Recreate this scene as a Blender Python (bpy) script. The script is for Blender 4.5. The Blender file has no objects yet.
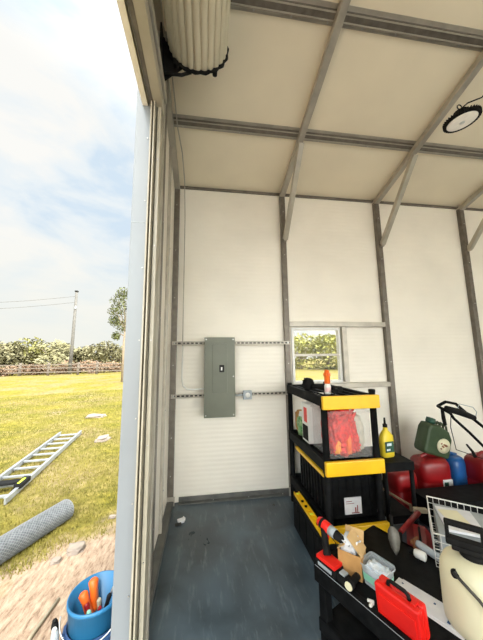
import bpy, bmesh, math, random
from mathutils import Vector as V, Matrix, noise as mnoise
random.seed(7)
PI = math.pi
scn = bpy.context.scene
COL = scn.collection

# ------------------------------------------------------------------ materials
def new_mat(name):
    m = bpy.data.materials.new(name); m.use_nodes = True
    nt = m.node_tree
    return m, nt, nt.nodes['Principled BSDF']

def mat(name, rgb, rough=.5, metal=0., rgb2=None, scale=8., contrast=(.35,.65), bump=0., bscale=40., trans=0., alpha=1., stretch=None, spec=.5, emit=None, coat=0., obj_rand=0.):
    m, nt, b = new_mat(name)
    b.inputs['Base Color'].default_value = (*rgb, 1)
    b.inputs['Roughness'].default_value = rough
    b.inputs['Metallic'].default_value = metal
    b.inputs['Specular IOR Level'].default_value = spec
    b.inputs['Transmission Weight'].default_value = trans
    b.inputs['Alpha'].default_value = alpha
    b.inputs['Coat Weight'].default_value = coat
    if emit:
        b.inputs['Emission Color'].default_value = (*emit[0], 1); b.inputs['Emission Strength'].default_value = emit[1]
    N, L = nt.nodes, nt.links
    tc = N.new('ShaderNodeTexCoord'); mp = N.new('ShaderNodeMapping')
    L.new(tc.outputs['Object'], mp.inputs['Vector'])
    if stretch: mp.inputs['Scale'].default_value = stretch
    if rgb2:
        n = N.new('ShaderNodeTexNoise'); n.inputs['Scale'].default_value = scale; n.inputs['Detail'].default_value = 5
        L.new(mp.outputs[0], n.inputs['Vector'])
        r = N.new('ShaderNodeValToRGB')
        r.color_ramp.elements[0].position = contrast[0]; r.color_ramp.elements[1].position = contrast[1]
        r.color_ramp.elements[0].color = (*rgb, 1); r.color_ramp.elements[1].color = (*rgb2, 1)
        L.new(n.outputs['Fac'], r.inputs[0]); src = r.outputs[0]
        if obj_rand:
            oi = N.new('ShaderNodeObjectInfo'); hs = N.new('ShaderNodeHueSaturation')
            mr = N.new('ShaderNodeMapRange'); mr.inputs[3].default_value = 1-obj_rand; mr.inputs[4].default_value = 1+obj_rand
            L.new(oi.outputs['Random'], mr.inputs[0]); L.new(mr.outputs[0], hs.inputs['Value']); L.new(src, hs.inputs['Color']); src = hs.outputs[0]
        L.new(src, b.inputs['Base Color'])
    if bump:
        n2 = N.new('ShaderNodeTexNoise'); n2.inputs['Scale'].default_value = bscale; n2.inputs['Detail'].default_value = 4
        L.new(mp.outputs[0], n2.inputs['Vector'])
        bp = N.new('ShaderNodeBump'); bp.inputs['Strength'].default_value = bump; bp.inputs['Distance'].default_value = .01
        L.new(n2.outputs['Fac'], bp.inputs['Height']); L.new(bp.outputs[0], b.inputs['Normal'])
    return m

def liner_mat(name, rgb, axis='Z', period=.05, big=.3, strength=.22):
    """white foil-faced panel with fine rolled ribs and a slow unevenness"""
    m, nt, b = new_mat(name); N, L = nt.nodes, nt.links
    b.inputs['Roughness'].default_value = .45; b.inputs['Specular IOR Level'].default_value = .35
    tc = N.new('ShaderNodeTexCoord')
    def wave(per, dist, prof='SIN'):
        w = N.new('ShaderNodeTexWave'); w.bands_direction = axis; w.wave_profile = prof
        w.inputs['Scale'].default_value = .31416/per; w.inputs['Distortion'].default_value = dist
        w.inputs['Detail'].default_value = 2; w.inputs['Detail Scale'].default_value = .6
        L.new(tc.outputs['Object'], w.inputs['Vector']); return w
    w1 = wave(period, .6); w2 = wave(big, 1.2)
    n = N.new('ShaderNodeTexNoise'); n.inputs['Scale'].default_value = 1.3; n.inputs['Detail'].default_value = 3
    L.new(tc.outputs['Object'], n.inputs['Vector'])
    r = N.new('ShaderNodeValToRGB'); r.color_ramp.elements[0].color = (*[c*.93 for c in rgb], 1); r.color_ramp.elements[1].color = (*rgb, 1)
    r.color_ramp.elements[0].position = .35; r.color_ramp.elements[1].position = .6
    L.new(n.outputs['Fac'], r.inputs[0]); L.new(r.outputs[0], b.inputs['Base Color'])
    a = N.new('ShaderNodeMath'); a.operation = 'MULTIPLY_ADD'; a.inputs[1].default_value = 1.6
    L.new(w2.outputs['Fac'], a.inputs[0]); L.new(w1.outputs['Fac'], a.inputs[2])
    bp = N.new('ShaderNodeBump'); bp.inputs['Strength'].default_value = strength; bp.inputs['Distance'].default_value = .006
    L.new(a.outputs[0], bp.inputs['Height']); L.new(bp.outputs[0], b.inputs['Normal'])
    return m

M = {}
M['liner'] = liner_mat('white insulated wall liner', (.90,.86,.77))
M['roofliner'] = liner_mat('cream insulated roof liner', (.90,.81,.63), 'Y', .2, .9, .18)
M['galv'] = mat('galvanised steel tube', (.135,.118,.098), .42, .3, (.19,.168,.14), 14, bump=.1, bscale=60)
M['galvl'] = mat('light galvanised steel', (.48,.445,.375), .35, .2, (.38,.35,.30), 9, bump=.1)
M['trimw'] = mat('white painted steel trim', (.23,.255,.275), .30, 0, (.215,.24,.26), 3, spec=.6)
M['cream'] = mat('cream painted steel', (.44,.405,.32), .35, 0, (.38,.35,.27), 5)
M['coil'] = mat('ivory door curtain steel', (.70,.65,.50), .4, 0, (.66,.61,.47), 4)
M['black'] = mat('black moulded plastic', (.0045,.005,.0055), .55, 0, (.010,.0105,.011), 20, bump=.05, bscale=90, spec=.06)
M['blackm'] = mat('matte black rubber', (.008,.008,.008), .7, 0, (.016,.016,.016), 15, spec=.1)
M['yellow'] = mat('yellow moulded plastic', (.86,.52,.005), .4, 0, (.80,.46,.004), 9)
M['red'] = mat('bright red plastic', (.80,.015,.008), .35, 0, (.66,.01,.008), 8)
M['redcan'] = mat('dark red fuel can plastic', (.27,.005,.007), .36, 0, (.20,.004,.006), 5)
M['green'] = mat('olive green jerry can paint', (.025,.052,.018), .45, 0, (.04,.07,.028), 12, bump=.1)
M['blue'] = mat('blue water jug plastic', (.012,.10,.32), .35, 0, (.01,.075,.25), 6)
M['bucket'] = mat('sky blue bucket plastic', (.02,.17,.36), .38, 0, (.015,.14,.30), 5)
M['navy'] = mat('navy blue pouch cloth', (.02,.05,.14), .8, 0, (.03,.09,.22), 30, bump=.3)
M['orange'] = mat('orange plastic', (.85,.16,.015), .4, 0, (.75,.11,.01), 10)
M['white'] = mat('white plastic', (.80,.80,.77), .35, 0, (.70,.71,.68), 8)
M['paper'] = mat('white paper', (.80,.81,.83), .7, 0, (.70,.72,.76), 14)
M['greyp'] = mat('light grey plastic', (.38,.42,.45), .45, 0, (.30,.34,.37), 9)
M['card'] = mat('brown cardboard', (.52,.29,.10), .75, 0, (.42,.22,.07), 16, bump=.15)
M['tanfl'] = mat('pale cardboard inner face', (.62,.42,.20), .75, 0, (.54,.35,.15), 12)
M['tank'] = mat('translucent cream tank plastic', (.80,.77,.55), .42, 0, (.74,.70,.48), 4)
M['panel'] = mat('grey green painted panel steel', (.095,.105,.075), .36, .1, (.12,.13,.095), 3)
M['paneld'] = mat('grey green panel door', (.088,.098,.070), .34, .1, (.11,.12,.088), 3)
M['steel'] = mat('bright steel', (.55,.55,.54), .3, .9, (.42,.42,.41), 20)
M['alu'] = mat('weathered aluminium', (.42,.44,.46), .38, .5, (.34,.36,.38), 12)
M['mesh'] = mat('galvanised wire', (.10,.11,.115), .5, .3, (.16,.17,.175), 30)
M['concl'] = mat('pale stone', (.34,.28,.22), .9, 0, (.24,.20,.17), 10, bump=.5, bscale=30)
M['wood'] = mat('weathered fence wood', (.10,.08,.06), .85, 0, (.17,.14,.11), 8, bump=.4)
M['stick'] = mat('pale peeled wood', (.38,.33,.23), .8, 0, (.30,.25,.17), 14)
M['pole'] = mat('grey utility pole timber', (.085,.08,.07), .85, 0, (.13,.12,.105), 6)
M['bark'] = mat('tree bark', (.20,.15,.10), .9, 0, (.30,.24,.17), 9, bump=.5)
M['leafg'] = mat('yellow green leaves', (.17,.165,.055), .95, 0, (.25,.235,.09), .6, spec=.05, obj_rand=.18)
M['leafo'] = mat('grey olive leaves', (.17,.155,.08), .95, 0, (.24,.22,.13), .6, spec=.05, obj_rand=.18)
M['leafr'] = mat('dry reddish brush', (.22,.14,.09), .95, 0, (.30,.21,.14), 1.2, spec=.05, obj_rand=.15)
M['leafd'] = mat('mid green leaves', (.09,.105,.04), .95, 0, (.16,.17,.07), 1.2, spec=.05)
M['grass'] = mat('short yellow green grass', (.11,.11,.012), .9, 0, (.25,.21,.04), .8)
M['redcont'] = mat('red crumpled contents', (.80,.010,.006), .4, 0, (.42,.006,.005), 40, bump=.8, bscale=50)
M['palefill'] = mat('pale packing', (.62,.58,.48), .7, 0, (.48,.45,.38), 28, bump=.5)
M['amber'] = mat('amber yellow packets', (.85,.40,.03), .5, 0, (.8,.2,.02), 30)
M['oil'] = mat('yellow bottle plastic', (.80,.62,.04), .35, 0, (.70,.52,.03), 8)
M['labelg'] = mat('dark green printed label', (.02,.10,.06), .5, 0, (.01,.05,.04), 60)
M['bag'] = mat('green printed bag', (.05,.24,.06), .55, 0, (.35,.45,.25), 28, bump=.5)
M['lens'] = mat('frosted lamp diffuser', (.75,.70,.60), .3, 0, (.68,.62,.54), 20, emit=((1,.93,.8), .12))
M['dirtw'] = mat('dusty black', (.03,.03,.028), .85, 0, (.07,.065,.055), 16)
M['pink'] = mat('pale pink label', (.75,.45,.45), .5, 0, (.75,.7,.7), 30)
M['bluish'] = mat('clear bags of pale blue fasteners', (.55,.68,.80), .35, 0, (.85,.90,.95), 45, bump=.8, bscale=60)
M['greenrim'] = mat('pale green plastic band', (.25,.62,.45), .4, 0, (.3,.66,.5), 10)
M['copper'] = mat('brown copper bracket', (.30,.12,.05), .45, .4, (.22,.09,.04), 15)
M['bladeg'] = mat('dull scratched grey steel', (.16,.15,.13), .5, .3, (.26,.25,.22), 30)
M['track'] = mat('dark grey steel track', (.10,.105,.10), .45, .3, (.15,.15,.14), 10)
M['wirel'] = mat('dull zinc wire', (.22,.235,.24), .5, .3, (.30,.31,.32), 30)
M['barkw'] = mat('dull brown wood', (.16,.10,.06), .8, 0, (.22,.15,.09), 14)
M['brace'] = mat('pale zinc brace', (.50,.465,.38), .35, .2, (.42,.39,.32), 10)
M['limey'] = mat('yellow green sticker', (.65,.80,.05), .5, 0, (.6,.7,.05), 10)

def clear_mat(name, rgb, rough=.12, mix=.25):
    m = bpy.data.materials.new(name); m.use_nodes = True; nt = m.node_tree; N, L = nt.nodes, nt.links
    b = N['Principled BSDF']; b.inputs['Base Color'].default_value = (*rgb,1); b.inputs['Roughness'].default_value = rough
    t = N.new('ShaderNodeBsdfTransparent'); mx = N.new('ShaderNodeMixShader')
    n = N.new('ShaderNodeTexNoise'); n.inputs['Scale'].default_value = 9
    tc = N.new('ShaderNodeTexCoord'); L.new(tc.outputs['Object'], n.inputs['Vector'])
    mr = N.new('ShaderNodeMapRange'); mr.inputs[3].default_value = mix*.6; mr.inputs[4].default_value = mix*1.4
    L.new(n.outputs['Fac'], mr.inputs[0]); L.new(mr.outputs[0], mx.inputs[0])
    L.new(t.outputs[0], mx.inputs[1]); L.new(b.outputs[0], mx.inputs[2])
    L.new(mx.outputs[0], N['Material Output'].inputs['Surface'])
    return m
M['clear'] = clear_mat('clear tote plastic', (.85,.86,.85), .15, .06)
M['glass'] = clear_mat('window glass', (.85,.9,.9), .03, .04)
M['cleartub'] = clear_mat('clear tub plastic', (.75,.85,.9), .15, .4)

def floor_mat():
    m, nt, b = new_mat('dark blue grey sealed concrete'); N, L = nt.nodes, nt.links
    tc = N.new('ShaderNodeTexCoord')
    n = N.new('ShaderNodeTexNoise'); n.inputs['Scale'].default_value = 2.2; n.inputs['Detail'].default_value = 7; n.inputs['Distortion'].default_value = .6
    L.new(tc.outputs['Object'], n.inputs['Vector'])
    r = N.new('ShaderNodeValToRGB')
    r.color_ramp.elements[0].position = .32; r.color_ramp.elements[0].color = (.022,.036,.046,1)
    r.color_ramp.elements[1].position = .72; r.color_ramp.elements[1].color = (.080,.118,.150,1)
    L.new(n.outputs['Fac'], r.inputs[0])
    # scuffs: stretched bright scratches
    mp = N.new('ShaderNodeMapping'); mp.inputs['Rotation'].default_value = (0,0,.5); mp.inputs['Scale'].default_value = (9,1.6,1)
    L.new(tc.outputs['Object'], mp.inputs['Vector'])
    s = N.new('ShaderNodeTexNoise'); s.inputs['Scale'].default_value = 2.5; s.inputs['Detail'].default_value = 8; s.inputs['Roughness'].default_value = .7
    L.new(mp.outputs[0], s.inputs['Vector'])
    sr = N.new('ShaderNodeValToRGB'); sr.color_ramp.elements[0].position = .54; sr.color_ramp.elements[1].position = .78
    sr.color_ramp.elements[1].color = (.7,.7,.7,1)
    L.new(s.outputs['Fac'], sr.inputs[0])
    mx = N.new('ShaderNodeMixRGB'); mx.inputs[2].default_value = (.19,.225,.25,1)
    L.new(sr.outputs[0], mx.inputs[0]); L.new(r.outputs[0], mx.inputs[1]); L.new(mx.outputs[0], b.inputs['Base Color'])
    rr = N.new('ShaderNodeMapRange'); rr.inputs[3].default_value = .20; rr.inputs[4].default_value = .45
    L.new(n.outputs['Fac'], rr.inputs[0]); L.new(rr.outputs[0], b.inputs['Roughness'])
    bp = N.new('ShaderNodeBump'); bp.inputs['Strength'].default_value = .12; bp.inputs['Distance'].default_value = .004
    L.new(s.outputs['Fac'], bp.inputs['Height']); L.new(bp.outputs[0], b.inputs['Normal'])
    return m
M['floor'] = floor_mat()

def ground_mat():
    m, nt, b = new_mat('lawn with bare sandy dirt'); N, L = nt.nodes, nt.links
    b.inputs['Roughness'].default_value = .95; b.inputs['Specular IOR Level'].default_value = .15
    g = N.new('ShaderNodeNewGeometry'); P = g.outputs['Position']
    def noise(sc, det=6, vec=None, rough=.6):
        n = N.new('ShaderNodeTexNoise'); n.inputs['Scale'].default_value = sc; n.inputs['Detail'].default_value = det; n.inputs['Roughness'].default_value = rough
        L.new(vec or P, n.inputs['Vector']); return n.outputs['Fac']
    def ramp(src, stops):
        r = N.new('ShaderNodeValToRGB'); e = r.color_ramp.elements
        while len(e) < len(stops): e.new(.5)
        for k,(p,c) in enumerate(stops): e[k].position = p; e[k].color = (*c,1)
        L.new(src, r.inputs[0]); return r.outputs[0]
    fine = noise(9, 8); mid = noise(.55, 5); 
    gr = ramp(fine, [(.28,(.065,.065,.008)),(.5,(.185,.160,.02)),(.75,(.31,.245,.05))])
    gy = ramp(fine, [(.3,(.17,.12,.05)),(.75,(.30,.235,.12))])
    mxg = N.new('ShaderNodeMixRGB'); L.new(ramp(mid, [(.42,(0,0,0)),(.62,(.85,.85,.85))]), mxg.inputs[0]); L.new(gr, mxg.inputs[1]); L.new(gy, mxg.inputs[2])
    # sandy dirt with raked streaks
    mp = N.new('ShaderNodeMapping'); mp.inputs['Rotation'].default_value = (0,0,.55); mp.inputs['Scale'].default_value = (24,7,1); L.new(P, mp.inputs['Vector'])
    st = noise(1.5, 8, mp.outputs[0], .7)
    dt = ramp(st, [(.30,(.14,.085,.055)),(.45,(.34,.24,.165)),(.68,(.52,.40,.29))])
    sx = N.new('ShaderNodeSeparateXYZ'); L.new(P, sx.inputs[0])
    def mth(op, a, b_, c=None):
        q = N.new('ShaderNodeMath'); q.operation = op
        for i, v in enumerate((a, b_, c)):
            if v is None: continue
            if isinstance(v, (int, float)): q.inputs[i].default_value = v
            else: L.new(v, q.inputs[i])
        return q.outputs[0]
    v = mth('SUBTRACT', sx.outputs[1], mth('MULTIPLY', sx.outputs[0], .94))
    v = mth('ADD', v, mth('MULTIPLY', noise(2.2, 8), 1.6))       # boundary near 4.1 + .8
    edge = mth('SUBTRACT', 1., mth('SMOOTH_MIN', 1., mth('MAXIMUM', mth('MULTIPLY', mth('SUBTRACT', v, 4.72), 2.2), 0.), .05))
    # bare worn patches out on the lawn
    pt = mth('MULTIPLY', mth('MAXIMUM', mth('SUBTRACT', noise(.9, 6), .60), 0.), 6.)
    pt = mth('MULTIPLY', mth('MINIMUM', pt, 1.), mth('LESS_THAN', sx.outputs[1], 13.))
    f = mth('MAXIMUM', edge, mth('MULTIPLY', pt, .8))
    mx = N.new('ShaderNodeMixRGB'); L.new(f, mx.inputs[0]); L.new(mxg.outputs[0], mx.inputs[1]); L.new(dt, mx.inputs[2])
    L.new(mx.outputs[0], b.inputs['Base Color'])
    bp = N.new('ShaderNodeBump'); bp.inputs['Strength'].default_value = .6; bp.inputs['Distance'].default_value = .03
    L.new(mth('ADD', fine, st), bp.inputs['Height']); L.new(bp.outputs[0], b.inputs['Normal'])
    return m
M['ground'] = ground_mat()
M['reflector'] = mat('pale gravel', (.68,.64,.56), .9, 0, (.58,.55,.49), 6, bump=.5)  # pale surface for the added bounce ground behind the camera

# ------------------------------------------------------------------ mesh building
class MB:
    def __init__(s): s.bm = bmesh.new(); s.mats = []
    def _mi(s, m):
        if m is None: return 0
        if m not in s.mats: s.mats.append(m)
        return s.mats.index(m)
    def box(s, c, d, rot=None, bev=0., m=None, seg=2):
        r = bmesh.ops.create_cube(s.bm, size=1.); vs = r['verts']
        for v in vs: v.co = V((v.co.x*d[0], v.co.y*d[1], v.co.z*d[2]))
        if bev > 0:
            es = list({e for v in vs for e in v.link_edges})
            rb = bmesh.ops.bevel(s.bm, geom=es, offset=bev, segments=seg, affect='EDGES', profile=.6)
            vs = list({v for f in rb['faces'] for v in f.verts} | {v for v in vs if v.is_valid})
            fs = {f for v in vs for f in v.link_faces}
        else: fs = {f for v in vs for f in v.link_faces}
        mt = Matrix.Translation(V(c)) @ (rot.to_4x4() if rot else Matrix.Identity(4))
        for v in vs: v.co = mt @ v.co
        mi = s._mi(m)
        for f in fs: f.material_index = mi
        return s
    def b2(s, x0,x1,y0,y1,z0,z1, **k): return s.box(((x0+x1)/2,(y0+y1)/2,(z0+z1)/2), (x1-x0,y1-y0,z1-z0), **k)
    def bar(s, p0, p1, w, h, m=None, bev=0., up=(0,0,1)):
        p0, p1 = V(p0), V(p1); y = (p1-p0).normalized(); u = V(up)
        x = y.cross(u)
        if x.length < 1e-4: x = y.cross(V((1,0,0)))
        x.normalize(); z = x.cross(y)
        R = Matrix((x, y, z)).transposed()
        return s.box((p0+p1)/2, (w, (p1-p0).length, h), rot=R, m=m, bev=bev)
    def ring(s, pts): return [s.bm.verts.new(p) for p in pts]
    def skin(s, rings, close=True, cap=True, smooth=True, m=None):
        mi = s._mi(m); n = len(rings[0])
        for a, b in zip(rings, rings[1:]):
            for i in range(n if close else n-1):
                j = (i+1) % n
                f = s.bm.faces.new((a[i], a[j], b[j], b[i])); f.smooth = smooth; f.material_index = mi
        if cap and close:
            for q, rev in ((rings[0], True), (rings[-1], False)):
                try:
                    f = s.bm.faces.new(list(reversed(q)) if rev else q); f.material_index = mi
                except ValueError: pass
        return s
    def tube(s, pts, r, n=8, m=None, cap=True):
        pts = [V(p) for p in pts]; k = len(pts); rs = r if isinstance(r, (list, tuple)) else [r]*k
        ref = V((0,0,1)); t0 = (pts[1]-pts[0]).normalized()
        if abs(t0.dot(ref)) > .9: ref = V((1,0,0))
        x = t0.cross(ref).normalized(); rings = []
        for i, p in enumerate(pts):
            t = (pts[min(i+1,k-1)] - pts[max(i-1,0)]).normalized()
            x = (x - t*x.dot(t)).normalized(); y = t.cross(x)
            rings.append(s.ring([p + (x*math.cos(2*PI*j/n) + y*math.sin(2*PI*j/n))*rs[i] for j in range(n)]))
        return s.skin(rings, m=m, cap=cap)
    def lathe(s, prof, c=(0,0,0), n=28, m=None, cap=True, axis='Z', sx=1., sy=1.):
        rings = []
        for r, z in prof:
            q = []
            for j in range(n):
                a = 2*PI*j/n; p = V((r*math.cos(a)*sx, r*math.sin(a)*sy, z))
                if axis == 'Y': p = V((p.x, p.z, -p.y))
                if axis == 'X': p = V((p.z, p.x, p.y))
                q.append(p + V(c))
            rings.append(s.ring(q))
        return s.skin(rings, m=m, cap=cap)
    def prism(s, poly, a0, a1, axis='X', m=None):
        """poly in the other two axes, extruded along axis"""
        def P(u, v, a): return {'X': V((a,u,v)), 'Y': V((u,a,v)), 'Z': V((u,v,a))}[axis]
        A = s.ring([P(u,v,a0) for u,v in poly]); B = s.ring([P(u,v,a1) for u,v in poly])
        return s.skin([A,B], smooth=False, m=m)
    def poly(s, pts, m=None):
        f = s.bm.faces.new([s.bm.verts.new(p) for p in pts]); f.material_index = s._mi(m); return s
    def xf(s, mt):
        for v in s.bm.verts: v.co = mt @ v.co
        return s
    def build(s, name, material=None, parent=None, label=None):
        bmesh.ops.recalc_face_normals(s.bm, faces=s.bm.faces)
        me = bpy.data.meshes.new(name); s.bm.to_mesh(me); s.bm.free()
        ms = [material] if not s.mats or None in s.mats or material else []
        if s.mats and not material: ms = s.mats
        for q in ms: me.materials.append(q if not isinstance(q, str) else M[q])
        o = bpy.data.objects.new(name, me); COL.objects.link(o)
        if parent: o.parent = parent
        if label: o['label'] = label
        return o

def thing(name, label, cat, loc=(0,0,0), rz=0., group=None, rot=None):
    o = bpy.data.objects.new(name, None); COL.objects.link(o)
    o.empty_display_size = .05
    o.location = loc; o.rotation_euler = rot if rot else (0,0,rz)
    return tag(o, label, cat, group)
def tag(o, label, cat, group=None, kind=None):
    o['label'] = label; o['category'] = cat
    if group: o['group'] = group
    if kind: o['kind'] = kind
    return o
def struct(o, label=None, cat=None):
    o['kind'] = 'structure'
    if label: o['label'] = label
    if cat: o['category'] = cat
    return o
def copy_tree(o, parent=None):
    c = o.copy(); COL.objects.link(c)
    if parent: c.parent = parent
    for ch in [q for q in bpy.data.objects if q.parent == o]: copy_tree(ch, c)
    return c
def rotz(a): return Matrix.Rotation(a, 3, 'Z')

# ------------------------------------------------------------------ dimensions
D = 3.20          # inner face of the back wall
XW = -.400        # inner face of the left wall
S = 1.385; C0 = -.368
H = 3.80; SL = .28; RY = -.80
XE = 8.2; YF = -4.8
GZ = -.15
def zr(y): return H + SL*(D-y) if y > RY else H + SL*(D-RY) - SL*(RY-y)

# floor, ground
struct(MB().b2(-.47, XE+.1, YF-.1, D+.1, GZ-.05, 0).build('floor', M['floor']), 'dark blue grey sealed concrete floor with pale scuffs', 'floor')
g = MB(); g.poly([(-90,-60,GZ),(90,-60,GZ),(90,120,GZ),(-90,120,GZ)]); struct(g.build('ground', M['ground']), 'yellow green lawn with bare sandy dirt by the doorway', 'ground')

struct(MB().b2(-3, 11, -22, YF-.15, GZ-.02, GZ+.01).build('ground_reflector', M['reflector']), 'pale gravel added out of view to bounce light onto the ceiling', 'ground')  # unseen pale ground, added to throw sunlight up to the roof lining

# back wall with the window hole
WX0, WX1, WZ0, WZ1 = 1.085, 1.745, 1.25, 1.95
w = MB()
w.b2(-.47, WX0, D, D+.05, 0, H+.02); w.b2(WX1, XE, D, D+.05, 0, H+.02)
w.b2(WX0, WX1, D, D+.05, 0, WZ0); w.b2(WX0, WX1, D, D+.05, WZ1, H+.02)
struct(w.build('wall_back', M['liner']), 'white insulated back wall with faint horizontal ribs', 'wall')
# left gable wall: three pieces round the roll-up door opening
JY = 1.66; OZ = 3.30; OY = -1.5
w = MB()
def lw(poly): w.prism(poly, XW-.035, XW)
lw([(JY,0),(D,0),(D,zr(D)),(JY,zr(JY))])
lw([(OY,OZ),(JY,OZ),(JY,zr(JY)),(RY,zr(RY)),(OY,zr(OY))])
lw([(YF,0),(OY,0),(OY,zr(OY)),(YF,zr(YF))])
struct(w.build('wall_left', M['liner']), 'white insulated end wall beside the roll-up door', 'wall')
w = MB()
def lw2(poly): w.prism(poly, -.470, -.455)
lw2([(JY,GZ),(D+.06,GZ),(D+.06,zr(D)),(JY,zr(JY))])
lw2([(OY,OZ+.28),(JY,OZ+.28),(JY,zr(JY)),(RY,zr(RY)),(OY,zr(OY))])
lw2([(YF,GZ),(OY,GZ),(OY,zr(OY)),(YF,zr(YF))])
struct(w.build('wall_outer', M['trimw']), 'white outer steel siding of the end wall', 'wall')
w = MB().prism([(YF,0),(D,0),(D,zr(D)),(RY,zr(RY)),(YF,zr(YF))], XE, XE+.05)
struct(w.build('wall_right', M['liner']))
w = MB(); w.b2(-.47,.2,YF-.05,YF,0,zr(YF)); w.b2(7.6,XE,YF-.05,YF,0,zr(YF)); w.b2(.2,7.6,YF-.05,YF,3.4,zr(YF))
struct(w.build('wall_front', M['liner']))
# roof
w = MB(); w.prism([(D+.25,zr(D+.25)),(RY,zr(RY)),(YF-.25,zr(YF-.25)),(YF-.25,zr(YF-.25)+.05),(RY,zr(RY)+.05),(D+.25,zr(D+.25)+.05)], -.62, XE+.15)
struct(w.build('ceiling', M['roofliner']), 'cream insulated sloping roof lining', 'ceiling')

# ------------------------------------------------------------------ steel frame
tn = [0]
def trim(o, label=None):
    tn[0] += 1; o.name = 'trim_%d' % tn[0]; o['kind'] = 'structure'
    if label: o['label'] = label; o['category'] = 'steel frame'
    return o
def screws(mb, pts, nrm, r=.006):
    for p in pts: mb.tube([p, V(p)+V(nrm)*.006], r, 6, m=M['steel'])
T = .064
for k in range(6):
    x = C0 + k*S
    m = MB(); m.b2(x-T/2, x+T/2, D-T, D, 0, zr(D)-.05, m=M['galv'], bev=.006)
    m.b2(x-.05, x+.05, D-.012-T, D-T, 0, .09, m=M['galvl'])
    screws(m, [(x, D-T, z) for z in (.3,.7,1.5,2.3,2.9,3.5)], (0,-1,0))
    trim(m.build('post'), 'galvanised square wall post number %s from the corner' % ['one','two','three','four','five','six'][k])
    # rafter following the roof on both slopes
    o = .035 + T/2
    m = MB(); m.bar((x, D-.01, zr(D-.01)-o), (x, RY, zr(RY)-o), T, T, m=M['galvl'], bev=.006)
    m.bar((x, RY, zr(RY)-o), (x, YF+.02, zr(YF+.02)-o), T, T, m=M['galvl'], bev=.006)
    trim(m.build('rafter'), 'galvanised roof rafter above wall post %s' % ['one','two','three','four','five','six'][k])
    if k:
        m = MB(); m.bar((x+.008, D-T-.028, 3.10), (x+.008, 2.44, zr(2.44)-o-.04), .058, .055, m=M['brace'], bev=.005)
        m.bar((x+.008, D-T-.028, 3.07), (x+.008, D-T-.028, 3.16), .045, .03, m=M['galvl'])
        trim(m.build('knee_brace'), 'diagonal knee brace from wall post %s up to its rafter' % ['one','two','three','four','five','six'][k])
# front posts
for k in (0,3,5):
    x = C0 + k*S
    trim(MB().b2(x-T/2,x+T/2,YF,YF+T,0,zr(YF)-.05).build('post', M['galv']))
# hat channels across the roof
for i, y in enumerate([2.44, 1.58, .72, -.14, -1.5, -2.5, -3.5, -4.5]):
    sl = SL if y > RY else -SL
    R = Matrix.Rotation(-math.atan(sl), 3, 'X')
    m = MB(); L = XE-.02-XW; cx = (XE+XW)/2
    def part(dy, dz, w_, h_, mt): m.box(V((cx, y, zr(y)))+R@V((0,dy,dz)), (L, w_, h_), rot=R, m=mt)
    part(-.046, -.004, .030, .005, M['galvl']); part(.046, -.004, .030, .005, M['galvl'])
    part(-.030, -.018, .004, .032, M['galv']); part(.030, -.018, .004, .032, M['galv'])
    part(0, -.033, .062, .004, M['galv'])
    part(-.024, -.0365, .010, .005, M['galvl']); part(.024, -.0365, .010, .005, M['galvl'])
    n = 0
    for q in range(int(L/.3)):
        p = V((XW+.15+q*.3, y, zr(y)))+R@V((0,.046,-.007)); m.tube([p, p+R@V((0,0,-.006))], .008, 6, m=M['steel'])
    trim(m.build('hat_channel'), 'ribbed galvanised hat channel crossing the roof, %s from the back wall' % ['first','second','third','fourth','fifth','sixth','seventh','eighth'][i])
# base tracks
m = MB(); m.b2(-.28, 7.9, D-.066, D-.001, .0, .012, m=M['track']); m.b2(-.28, 7.9, D-.016, D-.001, .0, .055, m=M['track'])
screws(m, [(x*.4+.1, D-.04, .012) for x in range(18)], (0,0,1))
trim(m.build('base_track'), 'dark base track along the foot of the back wall')
m = MB(); m.b2(XW, XW+.072, JY+.13, D-.07, 0, .05, m=M['track'], bev=.006)
trim(m.build('base_track'), 'dark base track along the foot of the end wall')
m = MB(); m.b2(XW, XE, D-.022, D-.0005, H-.035, H-.005, m=M['galv'])
trim(m.build('eave_strip'), 'thin dark strip where roof lining meets back wall')
# left wall framing
def wstud(y, w_=T, d=.055, mt='galv', z1=None):
    m = MB(); m.b2(XW, XW+d, y-w_/2, y+w_/2, .05, (z1 or zr(y)-.11), m=M[mt], bev=.006)
    screws(m, [(XW+d, y, z) for z in (.4,1.1,1.9,2.7)], (1,0,0))
    return trim(m.build('stud'))
wstud(2.08, .07, .05, 'galv')['label'] = 'grey stud standing on the end wall'
wstud(2.62, .03, .03, 'galvl')['label'] = 'thin pale stud near the back corner of the end wall'
# jamb box, exterior jamb trim and the door guide
m = MB(); m.b2(XW-.02, XW+.082, JY, JY+.10, 0, OZ, m=M['cream'], bev=.004)
m.b2(XW+.0, XW+.09, JY+.10, JY+.13, 0, zr(JY)-.12, m=M['galvl'])
trim(m.build('jamb_tube'), 'cream jamb tube at the side of the door opening')
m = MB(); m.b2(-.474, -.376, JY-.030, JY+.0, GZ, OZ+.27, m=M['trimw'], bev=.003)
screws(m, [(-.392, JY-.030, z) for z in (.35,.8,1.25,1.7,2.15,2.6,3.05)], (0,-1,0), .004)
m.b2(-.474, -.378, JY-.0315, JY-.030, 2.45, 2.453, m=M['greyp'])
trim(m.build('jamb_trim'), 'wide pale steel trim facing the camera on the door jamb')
m = MB()
m.b2(-.372, -.362, JY-.075, JY, 0, OZ, m=M['cream'], bev=.002)
m.b2(-.362, -.352, JY-.02, JY, 0, OZ, m=M['blackm'])
m.b2(-.352, -.343, JY-.075, JY, 0, OZ, m=M['cream'], bev=.002)
m.b2(-.343, -.334, JY-.01, JY, 0, OZ, m=M['galv'])
m.b2(-.334, -.312, JY-.03, JY+.01, 0, OZ, m=M['cream'], bev=.002)
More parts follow.
